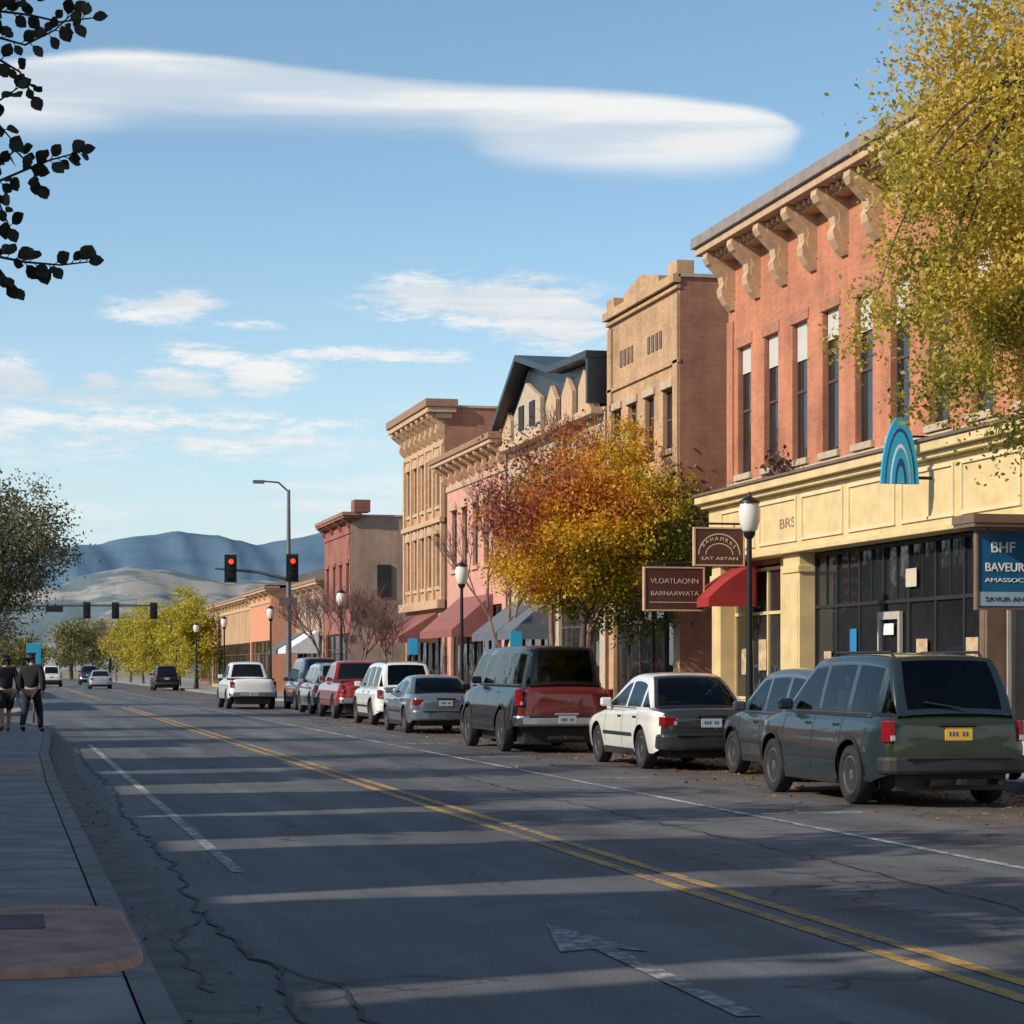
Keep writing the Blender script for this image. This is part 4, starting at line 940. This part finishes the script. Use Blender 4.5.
for i,(x,y,h,rad) in enumerate(((-4.4,1.5,8.5,2.6),(-4.9,6.9,9.2,1.9),(-4.0,11.4,8.8,1.4),(-4.8,16.0,9.4,1.5),(-4.2,20.9,8.6,1.2),(-4.9,25.0,9.2,1.4),(-4.0,31.5,8.6,1.4),(-4.6,37.5,8.2,1.5),(-4.4,47.5,7.8,2.0),(-4.4,58,7.8,1.6),(-4.4,98,8.5,2.2))):  # row out of view; crown sizes and gaps shaped to dapple the road
    leaf_tree('shade_tree','leafy street tree out of view, shading the road',(x,y,.13),(x,y,h*.66),(2.0,rad,h*.36),48,34,.14,LS,.13,60+i,sig=.42,nbr=26,group='shade trees on the pavement')
def bare_tree(label,base,H,spread,seed,lv=6,r0=.09,mat='twig',group=None):
    rng=random.Random(seed); e=thing('bare_tree',label,'tree',base,group); t=MB(); tr=MB()
    def grow(p,d,L,r,k,mb):
        q=p+d*L; md=p+d*L*.5+Vector((rng.uniform(-1,1),rng.uniform(-1,1),rng.uniform(-.3,.3)))*L*.08
        mb.tube([p,md,q],[r,r*.85,r*.68],5 if k<3 else 3,cap=False)
        if k>=lv: return
        for i in range(3 if k<5 else 2):
            dd=(d+Vector((rng.uniform(-1,1),rng.uniform(-1,1),rng.uniform(-.3,.6)))*spread+Vector((0,0,.12))).normalized(); grow(q if i else p.lerp(q,.8),dd,L*rng.uniform(.66,.84),r*.66,k+1,t)
    grow(Vector(base),Vector((0,0,1)),H*.26,r0,0,tr); tr.obj('trunk',mat,e,smooth=60); t.obj('crown',mat,e,fix=False); return e
bare_tree('bare purplish street tree with fine twigs',(15.9,YZ(61,15.9),.13),9.4,.5,3,lv=7,r0=.11)
bare_tree('bare purplish street tree with fine twigs',(15.9,YZ(71,15.9),.13),8.6,.5,23,lv=7,r0=.1)
bare_tree('small bare pinkish tree with fine twigs',(15.0,YZ(86,15),.13),4.6,.7,4,lv=7,r0=.07)
bare_tree('small bare pinkish tree with fine twigs',(14.6,YZ(92,14.6),.13),5.4,.72,8,lv=7,r0=.08)
bare_tree('small bare pinkish tree with fine twigs',(14.6,YZ(101,14.6),.13),6.0,.75,18,lv=7,r0=.07)
bare_tree('small bare tree beside yellow trees',(12.9,YZ(250,13),.13),8,.7,28,lv=6,r0=.12)
# near overhanging branch
e=thing('overhanging_tree','tree with round leaves darkened as if backlit on drooping twigs over the pavement','tree',(-1.9,5.4,.13))
t=MB(); t.tube([(-1.9,5.4,0),(-1.85,5.4,1.5),(-1.7,5.35,3.2),(-1.9,5.4,5)],[.16,.13,.11,.07],10); t.obj('trunk','bark',e,smooth=60)
t=MB(); lv=MB(); rr=random.Random(4)
def pp(x,y,dz=0):
    Z=5.0+dz; X=x*CT*Z/F; return Vector((X,YZ(Z,X),EH+(668-y)*Z/F))
def leaf(mb,p,d,size):
    d=d.normalized(); s=d.cross(Vector((rr.uniform(-.6,.6),1,rr.uniform(-.6,.6)))).normalized(); u=d.cross(s)
    sh=[(0,0),(.25,.3),(.55,.42),(.8,.3),(1.05,0),(.8,-.3),(.55,-.42),(.25,-.3)]
    mb.face([p+d*a*size+s*b*size+u*(abs(b)*.25*size) for a,b in sh])
def twig(pts,dz,ls=.036,step=.013,r=.004):
    P=[pp(x,y,dz) for x,y in pts]; t.tube([Vector((-1.7,5.3,3.3+.2*(P[0].z-2.9))),P[0].lerp(Vector((-1.7,5.3,3.3)),.4)+Vector((0,0,.1)),P[0]],[.03,.014,.006],6,cap=False)
    t.tube(P,[r*(1-.6*i/(len(P)-1)) for i in range(len(P))],6,cap=False)
    for a,b in zip(P,P[1:]):
        n=max(1,int((b-a).length/step))
        for i in range(n):
            q=a.lerp(b,(i+rr.random())/n)
            if rr.random()<.1: continue
            side=1 if rr.random()<.5 else -1
            dd=(b-a).normalized()*.6+Vector((rr.uniform(-.3,.3),rr.uniform(-.8,.8),side*rr.uniform(.3,1)))
            st=q+dd.normalized()*.009; t.tube([q,st],[.0012]*2,4,cap=False); leaf(lv,st,dd,ls*rr.uniform(.65,1.15))
    leaf(lv,P[-1],P[-1]-P[-2],ls)
twig([(-60,-30),(-10,10),(30,15),(60,22),(92,18)],0); twig([(-60,0),(-10,35),(25,45),(55,30),(74,12)],.2)
twig([(-50,60),(0,60),(20,72),(33,96)],-.2); twig([(-50,20),(0,5),(30,-5),(50,-20)],.1,step=.012); twig([(-40,90),(0,100),(18,88)],.1)
twig([(-60,190),(-10,185),(20,172),(50,160),(80,152)],0,step=.011); twig([(-50,150),(0,165),(15,150),(30,165),(40,185)],.15); twig([(-50,200),(0,205),(10,228)],.1)
twig([(-60,240),(-10,255),(25,262),(60,265),(88,262)],0); twig([(-50,262),(0,270),(14,288)],.15); twig([(-50,40),(-5,120),(12,140)],0)
t.obj('twigs','barkd',e,fix=False); 
M['leafd']=leafmat('leaf_dark_backlit',[(.2,(.012,.016,.01)),(.6,(.03,.032,.018)),(.9,(.05,.045,.02))],.06)  # backlit shade is put into the dark leaf colour
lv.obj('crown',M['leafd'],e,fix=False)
C=np.random.default_rng(8).normal(size=(260,3))*np.array([.12,.3,.18])+np.array([16.6,45.6,6.0])
e=thing('potted_plant','dried dark plant sitting on the shopfront cornice','plant',(16.6,45.6,5.8)); o=leafquads('foliage',C,.06,leafmat('dry_leaf',[(.2,(.05,.03,.025)),(.8,(.16,.08,.06))],.1),e,(16.6,45.6,5.8))
q=MB(); q.lathe((16.6,45.6,5.8),[(0,.1),(.2,.15)],n=12); q.obj('pot','brownw',e)
# ---------------------------------------------------------------- hills
def hills(name,prof,Z0,Z1,mat,amp,seed):
    rng=np.random.default_rng(seed); rows=30; xs=np.linspace(-500,1500,260); g=MB()
    V=[]; ph=rng.uniform(0,6.28,12)
    for r in range(rows+1):
        t=r/rows; Z=Z0+(Z1-Z0)*t
        for x in xs:
            a=TH+math.atan((x-512)/F); y=np.interp(x,[p[0] for p in prof],[p[1] for p in prof])
            h=(668-y)/F*Z1
            shp=math.sin(min(1,t/.92)*math.pi/2)**1.1 if t<.92 else 1-(t-.92)*3
            u=x*.03; rid=sum(math.sin(u*(1.3+i*1.3)+ph[i]+t*(3+2*i))/(1+i) for i in range(9))
            V.append((math.sin(a)*Z,math.cos(a)*Z,h*shp+rid*amp*math.sin(math.pi*min(1,t/.95))-5))
    nx=len(xs); Fc=[(r*nx+c,r*nx+c+1,(r+1)*nx+c+1,(r+1)*nx+c) for r in range(rows) for c in range(nx-1)]
    g.v=V; g.f=Fc; g.m=[0]*len(Fc); o=g.obj(name,mat,smooth=80); structure(o)
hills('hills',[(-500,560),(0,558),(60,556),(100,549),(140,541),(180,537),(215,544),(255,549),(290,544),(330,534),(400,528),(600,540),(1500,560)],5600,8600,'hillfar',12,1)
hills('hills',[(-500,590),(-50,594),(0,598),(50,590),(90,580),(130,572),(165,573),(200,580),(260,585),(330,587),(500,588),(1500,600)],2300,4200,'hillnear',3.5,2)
# ---------------------------------------------------------------- people
def skin_mesh(name,V,E,Rd,mat,parent,root=0):
    me=bpy.data.meshes.new(name); me.from_pydata(V,E,[]); me.materials.append(M[mat])
    o=bpy.data.objects.new(name,me); scene.collection.objects.link(o); o.parent=parent
    o.modifiers.new('s','SKIN'); 
    for i,sv in enumerate(me.skin_vertices[0].data):
        r=Rd[i]; sv.radius=r if isinstance(r,tuple) else (r,r); sv.use_root=(i==root)
    sb=o.modifiers.new('u','SUBSURF'); sb.levels=1; sb.render_levels=2
    o.modifiers['s'].use_smooth_shade=True
    return o
def person(label,X,Y,z,stride,bare=False,rz=0,scale=1):
    e=thing('person',label,'person',(X,Y,z))
    V=[];E=[];Rr=[]
    def a(p,r,par=None):
        V.append(p);Rr.append(r)
        if par is not None: E.append((par,len(V)-1))
        return len(V)-1
    pel=a((0,0,.95),(.15,.11)); wa=a((0,0,1.1),(.13,.095),pel); ch=a((0,.01,1.3),(.16,.115),wa); nb=a((0,.005,1.45),(.075,.065),ch); nk=a((0,.02,1.52),.052,nb); hd=a((0,.03,1.58),(.065,.075),nk); h2=a((0,.025,1.66),(.078,.092),hd); h3=a((0,.015,1.74),(.055,.065),h2)
    a((0,.125,1.635),.012,h2)
    for s_ in (-1,1): a((s_*.085,.02,1.645),.012,h2)
    limbs={}
    for s_ in (-1,1):
        st=stride*s_; hp=a((s_*.1,0,.88),.09,pel); kn=a((s_*.12,st*.55+.05,.5),.06,hp); lift=.06 if st<0 else 0
        an=a((s_*.13,st+ (0 if st>0 else -.02),.09+lift),.038,kn); to=a((s_*.14,st+.15,.035+lift*.2),.032,an)
        sh=a((s_*.2,0,1.41),.06,ch); el=a((s_*.27,-st*.35,1.15),.045,sh); wr=a((s_*.28,-st*.6+.1,.92),.03,el); pm=a((s_*.28,-st*.65+.13,.85),(.02,.035),wr)
        for fi in range(4):
            f1=a((s_*.28,-st*.65+.105+fi*.02,.81),.009,pm); a((s_*.275,-st*.65+.11+fi*.02,.775-.004*(fi%2)),.008,f1)
        th=a((s_*.265,-st*.65+.175,.85),.01,pm); limbs[s_]=(hp,kn,an,to,sh,el,wr)
    skin_mesh('body',V,E,Rr,'skin',e)
    def sub(name,idx,edges,add,mat):
        mp={k:i for i,k in enumerate(idx)}; skin_mesh(name,[V[i] for i in idx],[(mp[x],mp[y]) for x,y in edges],[tuple(q+add for q in (Rr[i] if isinstance(Rr[i],tuple) else (Rr[i],Rr[i]))) for i in idx],mat,e)
    l,r=limbs[-1],limbs[1]
    sub('jacket',[pel,wa,ch,nb,l[4],l[5],l[6],r[4],r[5],r[6]],[(pel,wa),(wa,ch),(ch,nb),(ch,l[4]),(l[4],l[5]),(l[5],l[6]),(ch,r[4]),(r[4],r[5]),(r[5],r[6])],.03,'cloth')
    if not bare: sub('trousers',[pel,l[0],l[1],l[2],r[0],r[1],r[2]],[(pel,l[0]),(l[0],l[1]),(l[1],l[2]),(pel,r[0]),(r[0],r[1]),(r[1],r[2])],.028,'cloth2')
    else: sub('skirt',[pel,l[0],r[0],l[1],r[1]],[(pel,l[0]),(pel,r[0]),(l[0],l[1]),(r[0],r[1])],.045,'cloth2')
    for q in (l,r): sub('shoe',[q[2],q[3]],[(q[2],q[3])],.014,'bag' if bare else 'cloth')
    mp=[(0,.0,1.66),(0,-.01,1.74),(0,-.03,1.62)]; skin_mesh('hair',mp,[(0,1),(0,2)],[(.09,.098),(.062,.07),(.075,.05)],'hair',e)
    e.rotation_euler=(0,0,rz); e.scale=(scale,)*3
    return e
person('person in dark coat and skirt walking with bare legs',.13,YZ(52.0,.2),.13,.24,bare=True,rz=.25,scale=1.04)
person('person in dark suit walking away along the pavement',.72,YZ(51.5,.76),.14,.26,rz=-.3,scale=1.06)
# ---------------------------------------------------------------- light, sky, camera
az=math.radians(-105); el=math.radians(30)
S=Vector((math.sin(az)*math.cos(el),math.cos(az)*math.cos(el),math.sin(el)))
sun=bpy.data.lights.new('sun','SUN'); sun.energy=5.0; sun.angle=math.radians(.7); sun.color=(1,.885,.73)
so=bpy.data.objects.new('sun',sun); scene.collection.objects.link(so); so.rotation_euler=(-S).to_track_quat('-Z','Y').to_euler()
w=bpy.data.worlds.new('World'); scene.world=w; w.use_nodes=True; nt=w.node_tree; bg=nt.nodes['Background']; bg.inputs[1].default_value=.13
sky=N(nt,'ShaderNodeTexSky'); sky.sky_type='NISHITA'; sky.sun_disc=False; sky.sun_elevation=el; sky.sun_rotation=az; sky.altitude=1500; sky.air_density=1.0; sky.dust_density=.6; sky.ozone_density=1.5
tc=N(nt,'ShaderNodeTexCoord').outputs['Generated']; sp=N(nt,'ShaderNodeSeparateXYZ'); nt.links.new(tc,sp.inputs[0])
AZ=mth(nt,'ARCTAN2',sp.outputs[0],sp.outputs[1]); EL=mth(nt,'ARCSINE',sp.outputs[2])
D=180/math.pi
U=mth(nt,'DIVIDE',mth(nt,'ADD',mth(nt,'MULTIPLY',AZ,D),5),40); Vv=mth(nt,'DIVIDE',mth(nt,'MULTIPLY',EL,D),20)
def uv(x,y):
    a=math.degrees(TH+math.atan((x-512)/F)); e_=math.degrees(math.atan((668-y)/math.hypot(F,x-512))); return (a+5)/40,e_/20
cb=N(nt,'ShaderNodeCombineXYZ'); nt.links.new(U,cb.inputs[0]); nt.links.new(Vv,cb.inputs[1]); UV=cb.outputs[0]
def mapped(s,rot=0):
    m=N(nt,'ShaderNodeMapping'); m.inputs['Scale'].default_value=(*s,1); m.inputs['Rotation'].default_value=(0,0,rot); nt.links.new(UV,m.inputs[0]); return m.outputs[0]
n_str=noise(nt,mapped((2.6,24),.07),1,4,.5); n_fine=noise(nt,mapped((60,90),.12),1,8,.7); n_wisp=noise(nt,mapped((17,38),.3),1,10,.7); n_big=noise(nt,mapped((5,14),.15),1,4,.55)
def curve(pts):
    c=N(nt,'ShaderNodeFloatCurve'); nt.links.new(U,c.inputs['Value']); cu=c.mapping.curves[0]; P=[uv(x,y) for x,y in pts]
    cu.points[0].location=(0,P[0][1]); cu.points[-1].location=(1,P[-1][1])
    for p in P: cu.points.new(*p)
    c.mapping.update(); return c.outputs[0]
top=curve([(-120,70),(-40,66),(20,56),(60,50),(110,46),(200,52),(300,66),(400,78),(500,84),(600,88),(700,96),(770,108),(815,128)])
bot=curve([(-120,128),(-40,130),(20,136),(80,134),(150,126),(220,128),(300,131),(400,136),(460,142),(490,158),(560,172),(640,178),(700,178),(750,172),(785,158),(815,124)])
def sstep(x,a,b):
    m=N(nt,'ShaderNodeMapRange',interpolation_type='SMOOTHSTEP'); nt.links.new(x,m.inputs[0]); m.inputs[1].default_value=a; m.inputs[2].default_value=b; return m.outputs[0]
Vd=mth(nt,'ADD',Vv,mth(nt,'MULTIPLY',mth(nt,'SUBTRACT',n_str,.5),.016)); Vd=mth(nt,'ADD',Vd,mth(nt,'MULTIPLY',mth(nt,'SUBTRACT',n_fine,.5),.004))
lo=sstep(mth(nt,'SUBTRACT',Vd,bot),-.012,.045); hi=sstep(mth(nt,'SUBTRACT',top,Vd),-.003,.012)
lent=mth(nt,'MULTIPLY',lo,hi); lent=mth(nt,'MULTIPLY',lent,mth(nt,'ADD',.8,mth(nt,'MULTIPLY',sstep(n_str,.3,.6),.2)))
blobs=None
for (x,y,rx,ry,k) in ((165,309,52,16,1.1),(235,323,50,7,.8),(430,298,75,22,1.0),(500,303,80,26,1.2),(560,322,60,26,1.2),(375,355,95,7,1.1),(175,383,50,16,1.1),(265,376,42,17,1.15),(215,355,80,14,.7),(8,376,38,20,1.15),(103,382,22,9,1),(150,410,30,9,.7),(250,435,130,26,.7),(90,425,140,34,.7)):
    uc,vc=uv(x,y); u2,_=uv(x+rx,y); _,v2=uv(x,y-ry)
    d=mth(nt,'ADD',mth(nt,'POWER',mth(nt,'ABSOLUTE',mth(nt,'DIVIDE',mth(nt,'SUBTRACT',U,uc),u2-uc)),2),mth(nt,'POWER',mth(nt,'ABSOLUTE',mth(nt,'DIVIDE',mth(nt,'SUBTRACT',Vv,vc),v2-vc)),2))
    g_=mth(nt,'MULTIPLY',mth(nt,'EXPONENT',mth(nt,'MULTIPLY',d,-.8)),k); blobs=g_ if blobs is None else mth(nt,'MAXIMUM',blobs,g_)
bl=mth(nt,'ADD',blobs,mth(nt,'MULTIPLY',mth(nt,'SUBTRACT',n_wisp,.5),3.0)); bl=mth(nt,'ADD',bl,mth(nt,'MULTIPLY',mth(nt,'SUBTRACT',n_fine,.5),1.4))
bl=mth(nt,'MULTIPLY',sstep(bl,.2,1.0),sstep(blobs,.05,.5))
_,vA=uv(500,370); _,vB=uv(500,500)
veil=mth(nt,'MULTIPLY',sstep(mth(nt,'ADD',mth(nt,'MULTIPLY',n_wisp,.5),mth(nt,'MULTIPLY',n_big,.5)),.43,.62),.6)
vz=mth(nt,'SUBTRACT',1,sstep(Vv,vB,vA)); veil=mth(nt,'MULTIPLY',veil,vz)
hz=mth(nt,'MULTIPLY',mth(nt,'POWER',mth(nt,'SUBTRACT',1,sstep(Vv,-.15,.74)),1.5),1.0)
cl=mth(nt,'MAXIMUM',mth(nt,'MAXIMUM',lent,bl),veil)
cl=mth(nt,'MINIMUM',mth(nt,'MULTIPLY',cl,.97),1)
base=mixc(nt,1,sky.outputs[0],(1.2,1.3,1.22),'MULTIPLY')
base=mixc(nt,hz,base,(4.7,5.4,5.9))
shade=mixc(nt,sstep(mth(nt,'ADD',mth(nt,'MULTIPLY',n_str,.75),mth(nt,'MULTIPLY',n_wisp,.25)),.38,.6),(5.2,5.7,6.2),(7.0,7.05,7.0))
nt.links.new(mixc(nt,cl,base,shade),bg.inputs[0])
cam=bpy.data.cameras.new('camera'); co=bpy.data.objects.new('camera',cam); scene.collection.objects.link(co); scene.camera=co
cam.lens=36*F/1024; cam.sensor_width=36; co.location=(0,0,EH); co.rotation_euler=(math.pi/2,0,-TH); cam.shift_y=156/1024; cam.clip_start=.1; cam.clip_end=30000
scene.view_settings.view_transform='Standard'; scene.view_settings.look='None'; scene.view_settings.exposure=0
